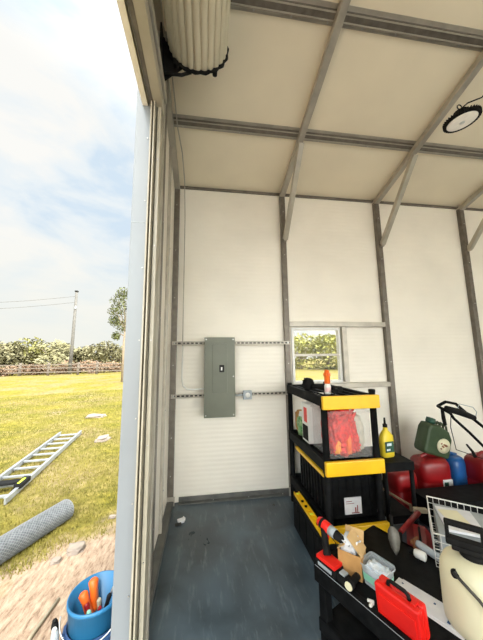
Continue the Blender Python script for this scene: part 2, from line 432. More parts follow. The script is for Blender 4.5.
screws(m, [(-.323, JY-.03, z) for z in (.5,1.1,1.7,2.3,2.9)], (0,-1,0), .004)
trim(m.build('door_guide'), 'cream vertical guide rail of the roll-up door')
m = MB()
m.prism([(-.385,OZ-.01),(-.462,OZ+.25),(-.462,OZ+.31),(-.385,OZ+.10)], OY-.05, JY, 'Y', m=M['cream'])
m.b2(-.385, -.36, OY-.05, JY-.01, OZ-.002, OZ+.05, m=M['galv'])
m.b2(-.36, -.30, OY-.05, JY+.04, OZ+.0, OZ+.09, m=M['cream'], bev=.004)
m.b2(-.345, -.285, OY-.05, JY+.04, OZ+.10, OZ+.16, m=M['galvl'], bev=.004)
trim(m.build('door_header'), 'cream steel header along the top of the door opening')

# window: frame, panes, and the framing tubes around it
wf = MB(); fy0, fy1 = D-.02, D+.045
wf.b2(WX0, WX0+.03, fy0, fy1, WZ0, WZ1, m=M['white']); wf.b2(WX1-.03, WX1, fy0, fy1, WZ0, WZ1, m=M['white'])
wf.b2(WX0+.03, WX1-.03, fy0, fy1, WZ0, WZ0+.03, m=M['white']); wf.b2(WX0+.03, WX1-.03, fy0, fy1, WZ1-.03, WZ1, m=M['white'])
win = wf.build('window_1'); struct(win, 'small two-pane sliding window onto the trees behind', 'window')
MB().b2(WX0+.03, WX1-.03, D-.012, D+.03, 1.585, 1.615).build('meeting_rail', M['galvl'], win)
MB().b2(WX0+.03, WX1-.03, D+.012, D+.016, 1.615, WZ1-.03).build('pane', M['glass'], win)
MB().b2(WX0+.03, WX1-.03, D+.002, D+.006, WZ0+.03, 1.585).build('pane', M['glass'], win)
p1, p2 = C0+S+T/2, C0+2*S-T/2
trim(MB().b2(p1, p2, D-T, D-.0, WZ1+.01, WZ1+.01+.062, bev=.005).build('header_tube', M['galvl']), 'steel tube above the window between two posts')
trim(MB().b2(WX1+.005, WX1+.067, D-T, D-.0, 1.262, WZ1+.01, bev=.005).build('window_jamb_tube', M['galvl']), 'upright steel tube at the right side of the window')
trim(MB().b2(p1, p2, D-T, D-.0, 1.185, 1.245, bev=.005).build('sill_tube', M['galvl']), 'steel tube below the window between two posts')
m = MB(); m.b2(WX1+.075, p2-.01, D-.004, D-.0005, 1.27, WZ1-.01, m=M['liner'])
trim(m.build('infill_sheet'), 'smooth white sheet filling the bay right of the window')

# ------------------------------------------------------------------ roll-up door coil
cd = thing('roll_up_door', 'ivory ribbed roll-up door curtain coiled above the opening', 'roll-up door', (-.07, 1.68, 3.91))
Lc = 3.1; R0 = .205
m = MB(); n = 312; rings = []
def lobe(a): return R0 - .004 + .018*(abs(math.sin(a*13))**.5)
for y in (0, -Lc):
    rings.append(m.ring([V((lobe(2*PI*j/n)*math.cos(2*PI*j/n), y, lobe(2*PI*j/n)*math.sin(2*PI*j/n))) for j in range(n)]))
m.skin(rings, smooth=False); m.build('curtain', M['coil'], cd)
m = MB(); pts = []
for j in range(73):
    a = 2*PI*j/72; r = R0+.012+.006*math.sin(a*18); pts.append(V((r*math.cos(a), .010, r*math.sin(a))))
m.tube(pts, .014, 6); 
for a in (-1.0, -2.3): m.tube([V((.235*math.cos(a), -.01, .235*math.sin(a))), V((.235*math.cos(a), .03, .235*math.sin(a)))], .018, 8)
m.build('edge_seal', M['blackm'], cd, 'black scalloped rubber edge')
MB().lathe([(.19,.0),(.19,.012),(.03,.014)], (0,.0,0), 32, axis='Y').build('drum_wheel', M['blackm'], cd)
m = MB(); m.tube([(0,-Lc-.03,0),(0,.10,0)], .02, 10); m.build('axle', M['galv'], cd)
m = MB(); m.prism([(-.27,-.27),(-.245,-.28),(-.06,-.10),(.02,.03),(-.27,.10)], .045, .055, 'Y')
m.b2(-.272,-.262,-.03,.09,-.32,.12)
m.tube([(-.26,.03,-.24),(-.12,.03,-.235),(-.05,.03,-.20)], .012, 6)
m.build('bracket', M['blackm'], cd, 'black triangular wall bracket')
MB().b2(-.262,-.235,.058,.07,-.24,-.17).build('latch_plate', M['white'], cd)

# thin cable down the corner
m = MB(); m.tube([(-.315,1.62,3.95),(-.30,1.9,4.02),(-.295,2.44,3.92),(-.27,2.7,3.86),(-.265,3.02,3.72),(-.262,3.11,3.3),(-.262,3.115,1.9),(-.262,3.115,1.55)], .006, 6)
tag(m.build('electrical_cable', M['galvl']), 'thin grey cable running from the roof down the corner post', 'cable')

# ------------------------------------------------------------------ strut channels and electric panel
def strut(z, label):
    x0, x1 = C0+T/2-.05, C0+S-T/2+.06; y = D-T
    t = thing('strut_channel', label, 'strut channel', (x0, y, z), group='strut channels behind the electric panel')
    L_ = x1-x0
    m = MB(); m.b2(0,L_,-.004,0,-.021,-.009); m.b2(0,L_,-.004,0,.009,.021)
    for q in range(int(L_/.05)+1): m.b2(q*.05, min(q*.05+.018,L_), -.004, 0, -.009, .009)
    m.b2(0,L_,-.022,-.004,-.021,-.019); m.b2(0,L_,-.022,-.004,.019,.021)
    m.xf(Matrix.Translation((0,-.0,0)))
    m.build('slotted_rail', M['galvl'], t)
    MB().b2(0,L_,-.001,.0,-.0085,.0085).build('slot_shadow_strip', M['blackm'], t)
    for x in (.03, L_-.03): MB().tube([(x,-.026,0),(x,-.004,0)], .011, 6).build('bolt', M['steel'], t)
strut(1.755, 'upper slotted steel strut channel between corner and second post')
strut(1.150, 'lower slotted steel strut channel between corner and second post')

ep = thing('electric_panel', 'tall grey-green electrical panel mounted on two slotted channels', 'electric panel', (.165, D-T-.022, 0))
MB().b2(-.165,.165,-.10,0,.935,1.805, bev=.004).build('enclosure', M['panel'], ep)
m = MB(); m.b2(-.175,.175,-.106,-.10,.925,1.815, bev=.003); m.build('cover', M['panel'], ep)
dr = MB().b2(-.085,.085,-.112,-.106,1.19,1.74, bev=.003).build('door', M['paneld'], ep)
MB().b2(-.005,.05,-.116,-.112,1.42,1.50, bev=.002).build('latch', M['blackm'], dr, 'dark square latch plate')
MB().b2(.012,.028,-.119,-.116,1.44,1.475).build('emblem', M['steel'], dr)
for x, z in ((-.155,.95),(.155,.95),(-.155,1.79),(.155,1.79),(.155,1.37)):
    MB().tube([(x,-.106,z),(x,-.110,z)], .007, 8).build('screw', M['steel'], ep)
m = MB(); m.tube([(-.425,-.02,1.72),(-.425,-.03,1.35),(-.41,-.04,1.27),(-.37,-.05,1.235),(-.30,-.05,1.23),(-.165,-.05,1.235)], .009, 8)
m.build('conduit', M['white'], ep, 'thin pale conduit curving into the panel side')

ob = thing('outlet_box', 'small square metal box on the lower slotted channel', 'outlet box', (.492, D-T-.022, 1.148))
MB().b2(-.05,.05,-.045,0,-.05,.05, bev=.006).build('housing', M['greyp'], ob)
MB().lathe([(.028,0),(.028,-.01),(.012,-.012)], (0,-.045,0), 20, axis='Y').build('round_cover', M['white'], ob)
m = MB(); m.tube([(-.152,-.02,0),(-.05,-.02,0)], .010, 8); m.build('conduit', M['greyp'], ob)

# ------------------------------------------------------------------ round high-bay lamp
lp = thing('high_bay_lamp', 'round black-rimmed warehouse lamp hanging under the roof', 'lamp', (2.39, 1.87, 3.77))
lp.rotation_euler = (.05, -.10, 0)
m = MB(); m.lathe([(.118,.0),(.135,-.004),(.140,.010),(.135,.028),(.10,.04),(.06,.06)], n=36); m.build('housing', M['blackm'], lp)
m = MB()
for k in range(36):
    a = 2*PI*k/36; R = rotz(a); m.box(R@V((.128,0,.018)), (.032,.006,.034), rot=R)
m.build('cooling_fins', M['blackm'], lp)
MB().lathe([(.117,-.001),(.10,-.008),(.03,-.010),(.001,-.010)], n=36).build('diffuser', M['lens'], lp)
MB().lathe([(.022,-.010),(.020,-.016),(.001,-.017)], n=20).build('sensor', M['white'], lp)
MB().lathe([(.055,.06),(.055,.10),(.03,.115),(.012,.125)], n=20).build('driver', M['blackm'], lp)
m = MB(); pts = [V((.024*math.cos(a), 0, .145+.024*math.sin(a))) for a in [2*PI*j/16 for j in range(17)]]; m.tube(pts, .005, 6); m.build('hook', M['blackm'], lp)
m = MB(); m.tube([(0,0,.12),(.03,-.05,.14),(.10,-.12,.13),(.14,-.2,.20),(.2,-.30,.33)], .006, 6); m.build('power_cord', M['blackm'], lp)

# small litter on the floor
tg = thing('crumpled_wrapper', 'small crumpled pale wrapper on the floor by the end wall', 'litter', (-.225, 2.84, 0))
m = MB(); m.box((0,0,.012),(.06,.05,.02), rot=Matrix.Rotation(.4,3,'Z')@Matrix.Rotation(.15,3,'X'), bev=.004); m.box((.03,.02,.02),(.03,.04,.006), rot=Matrix.Rotation(.7,3,'Y'))
m.build('wrapper_body', M['paper'], tg)
m = MB(); m.box((-.02,-.045,.008),(.06,.03,.014), rot=rotz(.3), bev=.003); m.build('dark_scrap', M['dirtw'], tg)

# ------------------------------------------------------------------ tall shelf unit
AX0, AX1, AY0, AY1 = .960, 1.462, 2.10, 3.06
tiers = [1.255, .745, .27]
sh = thing('storage_shelf', 'tall black plastic shelf unit with bright yellow front bars', 'shelf', (AX0, AY0, 0))
W_, L_ = AX1-AX0, AY1-AY0
for i, z in enumerate(tiers):
    m = MB()
    m.b2(0,.035,.03,L_-.03,z-.085,z, bev=.005); m.b2(W_-.035,W_,.03,L_-.03,z-.085,z, bev=.005)
    m.b2(0,W_,L_-.035,L_,z-.085,z, bev=.005); m.b2(.035,W_-.035,.012,.035,z-.085,z-.01)
    nb = 5
    for q in range(1, nb): m.b2(W_*q/nb-.010, W_*q/nb+.010, .03, L_-.03, z-.020, z-.010)
    for q in range(1, 4): m.b2(.03, W_-.03, L_*q/4-.010, L_*q/4+.010, z-.030, z-.020)
    if i: m.b2(.03, W_-.03, .03, L_-.03, z-.05, z-.030)
    m.build('shelf_tier', M['black'], sh)
    fb = MB().b2(-.008, W_-.004, -.022, .014, z-.102, z+.006, bev=.008).build('front_bar', M['yellow'], sh, 'bright yellow front bar')
for x in (.028, W_-.028):
    for y in (.045, L_-.028):
        m = MB()
        zz = [0, .185, .27, .66, .745, 1.17, 1.285 if (x > .1 or y > .1) else 1.26]
        m.lathe([(.031,0),(.031,.16),(.027,.165),(.027,1.28 if (x > .1 or y > .1) else 1.25)], (x,y,0), 16)
        for z in tiers: m.lathe([(.033,z-.10),(.033,z-.004)], (x,y,0), 16)
        m.build('post', M['black'], sh)
        if x > .1 and y < .1: MB().lathe([(.029,1.28),(.029,1.295),(.022,1.30)], (x,y,0), 16).build('post_cap', M['black'], sh)

# black tote with a yellow lid under the middle tier
tt = thing('storage_tote', 'black ribbed tote with a yellow lid on the bottom shelf tier', 'tote', (1.0, 2.19, .274))
m = MB(); m.prism([(.012,0),(.428,0),(.44,.33),(.0,.33)], .0, .62, 'Y')
for q in range(9): m.b2(-.008,.01,.03+q*.068,.055+q*.068,.02,.30, bev=.003)
for q in range(6): m.b2(.03+q*.068,.055+q*.068,-.008,.01,.02,.30, bev=.003)
m.build('tub_body', M['black'], tt)
MB().b2(-.035,.452,-.02,.655,.33,.362, bev=.006).build('lid', M['yellow'], tt, 'yellow lid')
lb = MB().b2(.138,.285,-.016,-.0085,.035,.16).build('paper_label', M['paper'], tt, 'white printed label')
m = MB(); m.b2(.225,.235,-.0175,-.016,.05,.085); m.b2(.243,.25,-.0175,-.016,.05,.10); m.b2(.195,.262,-.0175,-.016,.042,.048); m.b2(.15,.20,-.0175,-.016,.13,.134); m.b2(.15,.22,-.0175,-.016,.115,.118)
m.build('printing', M['redcan'], lb)

# clear tote with red contents on the middle tier
ct = thing('clear_tote', 'clear plastic bin of red and orange crumpled goods on the middle tier', 'bin', (1.03, 2.16, .748))
m = MB(); t_ = .004; w_, l_, h_ = .375, .34, .375
m.b2(0,w_,0,t_,0,h_); m.b2(0,w_,l_-t_,l_,0,h_); m.b2(0,t_,t_,l_-t_,0,h_); m.b2(w_-t_,w_,t_,l_-t_,0,h_); m.b2(t_,w_-t_,t_,l_-t_,0,t_)
m.build('bin_wall', M['clear'], ct)
m = MB(); m.b2(-.012,w_+.012,-.012,.0,h_-.02,h_); m.b2(-.012,w_+.012,l_,l_+.012,h_-.02,h_); m.b2(-.012,0,0,l_,h_-.02,h_); m.b2(w_,w_+.012,0,l_,h_-.02,h_)
m.build('rim', M['clear'], ct)
def lumpy(c, d, seed, sub=4, amp=.25, fr=9., flat=None):
    m = MB(); bmesh.ops.create_icosphere(m.bm, subdivisions=sub, radius=1.)
    for v in m.bm.verts:
        p = v.co.normalized()
        # square the ball up a little
        q = V([math.copysign(abs(t)**.55, t) for t in p])
        q *= 1 + amp*mnoise.noise(V((p.x*fr*.35+seed, p.y*fr*.35, p.z*fr*.35))) + amp*.35*mnoise.noise(V((p.x*fr+seed, p.y*fr, p.z*fr)))
        v.co = V(c) + V((q.x*d[0]/2, q.y*d[1]/2, q.z*d[2]/2))
    for f in m.bm.faces: f.smooth = True
    return m
lumpy((.145,.105,.195),(.26,.18,.37), 1, 5, .28, 14).build('red_bundle', M['redcont'], ct)
lumpy((.22,.11,.10),(.16,.15,.16), 4, 5, .4, 14).build('red_bundle', M['redcont'], ct)
lumpy((.30,.17,.17),(.12,.24,.30), 8).build('pale_packing', M['palefill'], ct, 'pale packing paper')
lumpy((.085,.045,.075),(.055,.06,.11), 5, 3).build('yellow_packet', M['amber'], ct, 'yellow packet')
lumpy((.185,.035,.09),(.045,.05,.16), 6, 3).build('orange_packet', M['orange'], ct, 'orange packet')

# things along the left of the middle tier
cb = thing('printed_carton', 'white carton with red and black print behind the clear bin', 'carton', (1.0, 2.535, .748))
MB().b2(0,.28,0,.17,0,.37, bev=.003).build('carton_body', M['white'], cb)
MB().b2(-.0015,.0,.03,.11,.19,.33).build('red_print', M['red'], cb)
MB().b2(-.0015,.0,.015,.155,.02,.16).build('black_print', M['blackm'], cb)
gb = thing('snack_bag', 'green and white printed plastic bag at the far end of the middle tier', 'bag', (1.10, 2.80, .748))
lumpy((-.02,0,.10),(.18,.13,.20), 11, 4, .22).build('bag_body', M['bag'], gb)
m = MB(); m.box((-.03,-.02,.215),(.14,.03,.05), rot=Matrix.Rotation(.3,3,'Y')); m.build('bag_top', M['white'], gb)
bp_ = thing('paper_sack', 'small brown paper sack at the back corner of the middle tier', 'sack', (1.09, 2.945, .748))
lumpy((0,0,.12),(.14,.10,.24), 15, 3, .15).build('sack_body', M['card'], bp_)

# on the top tier
hn = thing('hose_nozzle', 'black hose nozzle lying on top of the tall shelf', 'nozzle', (1.035, 2.50, 1.258), rz=-.95)
m = MB(); m.tube([(0,0,.03),(.06,0,.032),(.16,0,.03),(.24,-.01,.028)], [.020,.017,.015,.020], 12); m.build('barrel', M['blackm'], hn)
m = MB(); m.lathe([(.02,-.06),(.042,-.05),(.046,-.02),(.040,.0),(.02,.01)], (-.0,0,.045), 16, axis='X'); 
for k in range(10):
    a = 2*PI*k/10; m.box((-.035, .043*math.cos(a), .045+.043*math.sin(a)), (.035,.008,.008))
m.build('dial_head', M['blackm'], hn)
hn.scale = (1.3,1.3,1.3)
m = MB(); m.tube([(.19,-.01,.025),(.23,-.05,.02),(.24,-.11,.018)], .014, 8); m.build('grip', M['blackm'], hn)
so = thing('glue_bottle', 'small white and pink bottle with a tall orange cap on the top tier', 'bottle', (1.075, 2.235, 1.258))
MB().lathe([(.026,0),(.028,.01),(.028,.07),(.022,.085),(.018,.09)], n=18).build('bottle_body', M['white'], so)
MB().lathe([(.0285,.02),(.0285,.06)], n=18, cap=False).build('wrap_label', M['pink'], so)
m = MB(); m.lathe([(.024,.09),(.026,.10),(.024,.15),(.030,.155),(.030,.18),(.022,.185),(.020,.205),(.012,.21)], n=14)
m.box((.0,-.018,.17),(.02,.05,.018)); m.build('cap', M['orange'], so)

# ------------------------------------------------------------------ long black case beside the shelf, yellow level on it
kc = thing('tool_case', 'long narrow black case standing on the floor left of the tall shelf', 'case', (.842, 1.91, 0))
m = MB(); m.b2(0,.082,0,.70,0,.29, bev=.012)
for q in range(4): m.b2(-.004,.0,.05+q*.16,.16+q*.16,.05,.24, bev=.0015)
m.build('case_body', M['black'], kc)
for y in (.12,.55): MB().b2(-.010,-.0,y,y+.05,.20,.26, bev=.002).build('latch', M['blackm'], kc)
lv = thing('spirit_level', 'yellow spirit level lying along the black case', 'spirit level', (.870, 1.87, .291))
m = MB(); m.b2(-.027,-.020,0,.72,0,.022); m.b2(.020,.027,0,.72,0,.022); m.b2(-.020,.020,0,.72,.0,.012)
for q in range(9): m.b2(-.020,.020,.01+q*.08,.05+q*.08,.012,.020)
m.build('beam', M['yellow'], lv)
for y in (.075,.355,.675): MB().tube([(-.016,y,.020),(.016,y,.020)], .007, 8).build('vial', M['limey'], lv)
for y in (.155,.235,.475,.555): MB().tube([(0,y,.0125),(0,y,.0215)], .012, 12).build('hole_ring', M['blackm'], lv)
for y in (0,.72): MB().b2(-.029,.029,y-.006,y+.006,-.0,.024, bev=.002).build('end_cap', M['blackm'], lv)

# ------------------------------------------------------------------ low black bench in front
bd = V((.423,-.906,0)); bn = V((.906,.423,0)); B0 = V((.628,1.597,0)); ZB = .42
ba = math.atan2(bd.y, bd.x)     # local x runs along the front edge, local y back
be = thing('utility_bench', 'low black bench with an open lower shelf holding tools', 'bench', B0, rz=ba)
BL, BW = 1.25, .60
m = MB(); m.b2(0,BL,0,BW,ZB-.03,ZB, bev=.004); m.b2(0,BL,-.006,.03,ZB-.085,ZB+.004, bev=.006); m.b2(0,.03,.0,BW,ZB-.085,ZB+.002, bev=.005); m.b2(0,BL,BW-.03,BW,ZB-.085,ZB, bev=.005); m.b2(BL-.03,BL,0,BW,ZB-.085,ZB)
m.build('bench_top', M['black'], be)
MB().b2(.01,BL-.01,-.0068,-.0058,ZB-.0015,ZB+.001).build('edge_highlight', M['greyp'], be)  # highlight along the front edge, put in as a thin pale strip
m = MB(); m.b2(.02,BL-.02,.02,BW-.02,.13,.15); m.b2(.01,BL-.01,.005,.03,.09,.155, bev=.004); m.b2(.01,BL-.01,BW-.03,BW-.005,.09,.155, bev=.004)
m.build('lower_shelf', M['black'], be)
for x, y in ((.012,.012),(.012,BW-.072),(BL-.072,.012),(BL-.072,BW-.072)):
    m = MB(); m.b2(x,x+.05,y,y+.05,0,ZB-.03, bev=.006); m.b2(x-.004,x+.054,y-.004,y+.054,0,.03, bev=.004); m.build('leg', M['black'], be)
def onb(L, w, z=0): return B0 + bd*L + bn*w + V((0,0,ZB+z+.004))
def wl(x, y): v = V((x,y,0))-B0; return (v.dot(bd), v.dot(bn))

# drill driver: world coordinates
dd = thing('cordless_drill', 'red and black cordless drill with its battery, at the left end of the bench', 'drill', (.70, 1.54, ZB+.004))
O = V(dd.location)
def lc(*p): return V(p)-O
a, b = lc(.700,1.680,.590), lc(.772,1.530,.565)
ax = (b-a).normalized()
m = MB(); m.tube([a, a+ax*.015, a+ax*.075, a+ax*.085], [.020,.028,.029,.027], 14); m.build('motor_housing', M['red'], dd, 'red motor housing')
MB().tube([a+ax*.024, a+ax*.040], .0296, 14).build('vent_band', M['blackm'], dd)
m = MB(); m.tube([a+ax*.085, a+ax*.125], [.028,.026], 14); m.build('clutch_ring', M['greyp'], dd)
m = MB(); m.tube([a+ax*.125, a+ax*.135, a+ax*.165, a+ax*.18], [.024,.024,.020,.012], 14); m.build('chuck', M['blackm'], dd)
m = MB(); m.tube([a+ax*.18, a+ax*.215], [.005,.005], 8); m.build('bit', M['dirtw'], dd)
m = MB(); m.tube([a+ax*.045, lc(.705,1.610,.54), lc(.695,1.575,.50), lc(.692,1.56,.475)], [.024,.020,.019,.024], 12); m.build('grip', M['blackm'], dd)
m = MB(); m.b2(-.004,.004,-.004,.004,-.015,.015); m.xf(Matrix.Translation(lc(.722,1.600,.545))); m.build('trigger', M['red'], dd)
R = rotz(ba)
m = MB(); m.box(lc(.690,1.535,.470),(.125,.07,.022), rot=R, bev=.006); m.build('battery_top', M['red'], dd, 'red battery cap')
m = MB(); m.box(lc(.690,1.535,.446),(.135,.075,.038), rot=R, bev=.008); m.build('battery_pack', M['blackm'], dd)
m = MB(); m.box(lc(.690,1.535,.446)+R@V((0,-.039,0)),(.09,.003,.016), rot=R); m.build('battery_label', M['greyp'], dd)
# second battery, black
sb = thing('drill_battery', 'black tool battery lying between the drill and the cardboard box', 'battery', (.728,1.447,ZB+.004), rz=ba)
sb.scale = (.8,.8,.8)
MB().b2(-.035,.035,-.03,.03,0,.045, bev=.008).build('battery_case', M['blackm'], sb)
MB().b2(-.02,.02,-.022,.022,.045,.055, bev=.003).build('terminal_block', M['greyp'], sb)

# cardboard box with flaps
bx = thing('cardboard_box', 'small open cardboard box stuffed with white paper on the bench', 'box', (.812, 1.505, ZB+.004), rz=ba+.35)
m = MB(); t_=.003; a_, b_, c_ = .060,.052,.115
m.b2(-a_,a_,-b_,-b_+t_,0,c_); m.b2(-a_,a_,b_-t_,b_,0,c_); m.b2(-a_,-a_+t_,-b_+t_,b_-t_,0,c_); m.b2(a_-t_,a_,-b_+t_,b_-t_,0,c_); m.b2(-a_+t_,a_-t_,-b_+t_,b_-t_,0,t_)
m.build('box_body', M['card'], bx)
def flap(p, ang, axis, w, l, mt='tanfl'):
    m = MB(); m.box((0,0,l/2),(w,.003,l)); m.xf(Matrix.Translation(p)@axis@Matrix.Rotation(ang,4,'X')); return m.build('flap', M[mt], bx)
flap(V((a_+.004,0,c_-.002)), -.75, Matrix.Rotation(PI/2,4,'Z'), .10, .105)
flap(V((-a_-.004,0,c_-.002)), .9, Matrix.Rotation(PI/2,4,'Z'), .096, .05)
flap(V((0,b_+.003,c_-.002)), -.35, Matrix.Identity(4), .10, .07)
lumpy((-.012,.012,.112),(.085,.075,.085), 21, 4, .6, 8).build('paper_wad', M['paper'], bx)

# flashlight
fl = thing('flashlight', 'small black torch with a cream lens lying near the bench edge', 'torch', (.722, 1.392, ZB+.026))
p = V((0,0,0)); q = V((.085,.055,0)); ax = (q-p).normalized()
m = MB(); m.tube([p, p+ax*.03, p+ax*.04, q, q+ax*.01], [.022,.022,.017,.016,.011], 16); m.build('barrel', M['blackm'], fl)
m = MB(); m.tube([p-ax*.005, p+ax*.001], [.018,.020], 16); m.build('lens', M['tank'], fl)
m = MB(); m.tube([q+ax*.009, q+ax*.028], .007, 8); m.build('tail_switch', M['oil'], fl)

# clear tub
tb = thing('clear_tub', 'clear plastic tub of bagged fasteners with a pale green band', 'tub', (.893, 1.405, ZB+.004), rz=ba)
m = MB()
def rr(w, l, z, r=.02, k=4):
    out = []
    for cx, cy, a0 in ((w-r,l-r,0),(-w+r,l-r,PI/2),(-w+r,-l+r,PI),(w-r,-l+r,1.5*PI)):
        for j in range(k): a = a0+PI/2*j/(k-1); out.append(V((cx+r*math.cos(a), cy+r*math.sin(a), z)))
    return out
m.skin([m.ring(rr(.055,.048,0)), m.ring(rr(.064,.056,.085)), m.ring(rr(.070,.062,.087)), m.ring(rr(.070,.062,.097))], cap=False, smooth=False)
m.bm.faces.new(m.ring(rr(.055,.048,0)))
m.build('tub_body', M['cleartub'], tb)
m = MB(); m.skin([m.ring(rr(.0585,.051,.02)), m.ring(rr(.062,.054,.055))], cap=False); m.build('green_band', M['greenrim'], tb, 'pale green band')
lumpy((0,0,.048),(.10,.085,.08), 31, 4, .35).build('fastener_bags', M['bluish'], tb)
# wing nut scrap
wn = thing('tape_scrap', 'small white scrap of tape between the torch and the red case', 'scrap', (.787,1.305,ZB+.004), rz=.5)
m = MB(); m.box((0,0,.006),(.03,.012,.012), bev=.003); m.box((.008,.008,.010),(.012,.03,.010), rot=rotz(.4), bev=.003); m.build('scrap_body', M['white'], wn)

# red case
rc = thing('red_tool_case', 'bright red hard case with a black handle standing on the bench edge', 'case', (.868, 1.205, ZB+.004), rz=ba)
rc.rotation_euler = (0, 0, ba)
tilt = Matrix.Rotation(.12, 4, 'X')
m = MB(); m.b2(-.095,.095,-.035,.001,0,.135, bev=.012, seg=3); m.b2(-.078,.078,-.040,-.033,.018,.100, bev=.003); m.xf(tilt); m.build('case_shell', M['red'], rc)
m = MB(); m.b2(-.095,.095,.002,.037,0,.135, bev=.012, seg=3); m.xf(tilt); m.build('back_shell', M['red'], rc)
m = MB(); m.tube([(-.045,.0,.133),(-.042,.0,.150),(-.03,0,.158),(.03,0,.158),(.042,0,.150),(.045,0,.133)], .008, 8); m.xf(tilt); m.build('handle', M['blackm'], rc, 'black carrying handle')
for x in (-.065,.065):
    m = MB(); m.b2(x-.010,x+.010,-.016,.016,.133,.140, bev=.002); m.xf(tilt); m.build('latch', M['red'], rc)
# paper sheets
ps = thing('instruction_sheet', 'white printed sheet lying on the bench behind the red case', 'paper', (1.045,1.265,ZB+.004), rz=ba+.05)
m = MB(); m.box((0,0,.002),(.30,.115,.003)); m.box((.01,.01,.005),(.28,.11,.002), rot=rotz(.04)); m.build('sheet', M['paper'], ps)
for bc, bd_ in (((.09,-.02,.0068),(.012,.02,.001)),((-.12,.03,.0068),(.008,.008,.001)),((.02,.03,.0068),(.008,.01,.001))): MB().box(bc, bd_).build('printed_mark', M['navy'], ps)

# pump sprayer tank
tk = thing('pump_sprayer', 'tall cream sprayer tank with a black pump handle at the right end of the bench', 'sprayer', (1.190, 1.140, ZB+.004))
m = MB(); m.lathe([(.115,0),(.128,.012),(.131,.05),(.131,.18),(.126,.220),(.112,.250),(.080,.272),(.045,.280)], n=40, sx=1.0, sy=1.0); m.build('tank', M['tank'], tk)
m = MB(); m.lathe([(.050,.276),(.050,.292),(.042,.30),(.020,.302)], n=24); m.build('collar', M['blackm'], tk)
m = MB(); R = rotz(-.75)
def hb(c, d, **k): m.box(R@V(c), d, rot=R, **k)
hb((0,0,.305),(.024,.022,.03)); hb((-.072,0,.365),(.018,.024,.075), bev=.005); hb((.072,0,.365),(.018,.024,.075), bev=.005)
hb((0,0,.402),(.165,.028,.024), bev=.008); hb((0,0,.330),(.165,.05,.03), bev=.008); hb((0,0,.312),(.12,.07,.02), bev=.006)
m.xf(Matrix.Translation((-.028,.004,-.0)) @ Matrix.Diagonal((.87,.87,1,1))); m.build('pump_handle', M['blackm'], tk, 'black pump handle')
m = MB(); c = V((-.102,-.014,.228)); nn = V((-.75,-.35,.62)).normalized(); m.tube([c-nn*.02, c+nn*.012, c+nn*.02], [.022,.022,.014], 14); m.build('outlet_fitting', M['blackm'], tk)
def hp(deg, z, rad): a_ = math.radians(deg); return V((rad*math.cos(a_), rad*math.sin(a_), z))
m = MB(); m.tube([c+nn*.018, hp(196,.258,.150), hp(208,.245,.158), hp(224,.205,.150), hp(240,.15,.145), hp(256,.085,.145), hp(270,.03,.15), hp(285,.012,.16)], .0065, 8); m.build('hose', M['dirtw'], tk)

# wire basket with white boxes
bk = thing('wire_basket', 'white wire basket holding boxes and papers behind the sprayer', 'basket', (1.56, 1.528, ZB+.004), rz=math.atan2(.77,.63))
bw, bl, bh = .225, .17, .17
m = MB()
def wire(p, q, r=.0028): m.bar(p, q, r*2, r*2)
for z in (0, .045, .09, .13): 
    for p, q in (((-bw,-bl,z),(bw,-bl,z)),((bw,-bl,z),(bw,bl,z)),((bw,bl,z),(-bw,bl,z)),((-bw,bl,z),(-bw,-bl,z))): wire(p, q, .0014)
k = 14
for q in range(k+1):
    x = -bw+2*bw*q/k
    for y in (-bl, bl): wire((x,y,0),(x,y,bh), .0013)
    wire((x,-bl,0),(x,bl,0), .0013)
k = 10
for q in range(k+1):
    y = -bl+2*bl*q/k
    for x in (-bw, bw): wire((x,y,0),(x,y,bh), .0013)
m.build('wire_side', M['white'], bk)
m = MB()
for p, q in (((-bw,-bl,bh),(bw,-bl,bh)),((bw,-bl,bh),(bw,bl,bh)),((bw,bl,bh),(-bw,bl,bh)),((-bw,bl,bh),(-bw,-bl,bh))): m.bar(p, q, .006, .006)
m.build('top_rim', M['white'], bk)
bz = ZB+.006
rzb = math.atan2(.77,.63)
def inbk(x, y, z): return V((1.56,1.528,bz)) + rotz(rzb)@V((x,y,z))
o = thing('grey_carton', 'light grey carton lying at the bottom of the wire basket', 'carton', inbk(.02,.0,.0), rz=rzb)
MB().b2(-.19,.20,-.14,.14,.002,.135, bev=.004).build('carton_body', M['greyp'], o)
o = thing('folded_papers', 'pile of cream and white papers on top in the wire basket', 'paper', inbk(.03,.02,.138), rz=rzb+.15)
m = MB(); m.box((0,0,.008),(.26,.19,.014)); m.build('paper_pile', M['paper'], o)
m = MB(); m.box((.02,.02,.0165),(.15,.11,.003), rot=rotz(.2)); m.build('cream_sheet', M['tank'], o)

# black tote under the rear of the basket, dusty bits at the back of the bench
o = thing('black_bin', 'plain black bin on the floor behind the bench, under the basket end', 'bin', (1.80, 1.72, 0), rz=math.atan2(.77,.63))
m = MB(); m.prism([(-.15,0),(.15,0),(.17,.40),(-.17,.40)], -.14, .14, 'Y'); m.build('bin_body', M['black'], o)
m = MB(); m.b2(-.18,.18,-.15,.15,.40,.418, bev=.004); m.build('lid', M['black'], o)

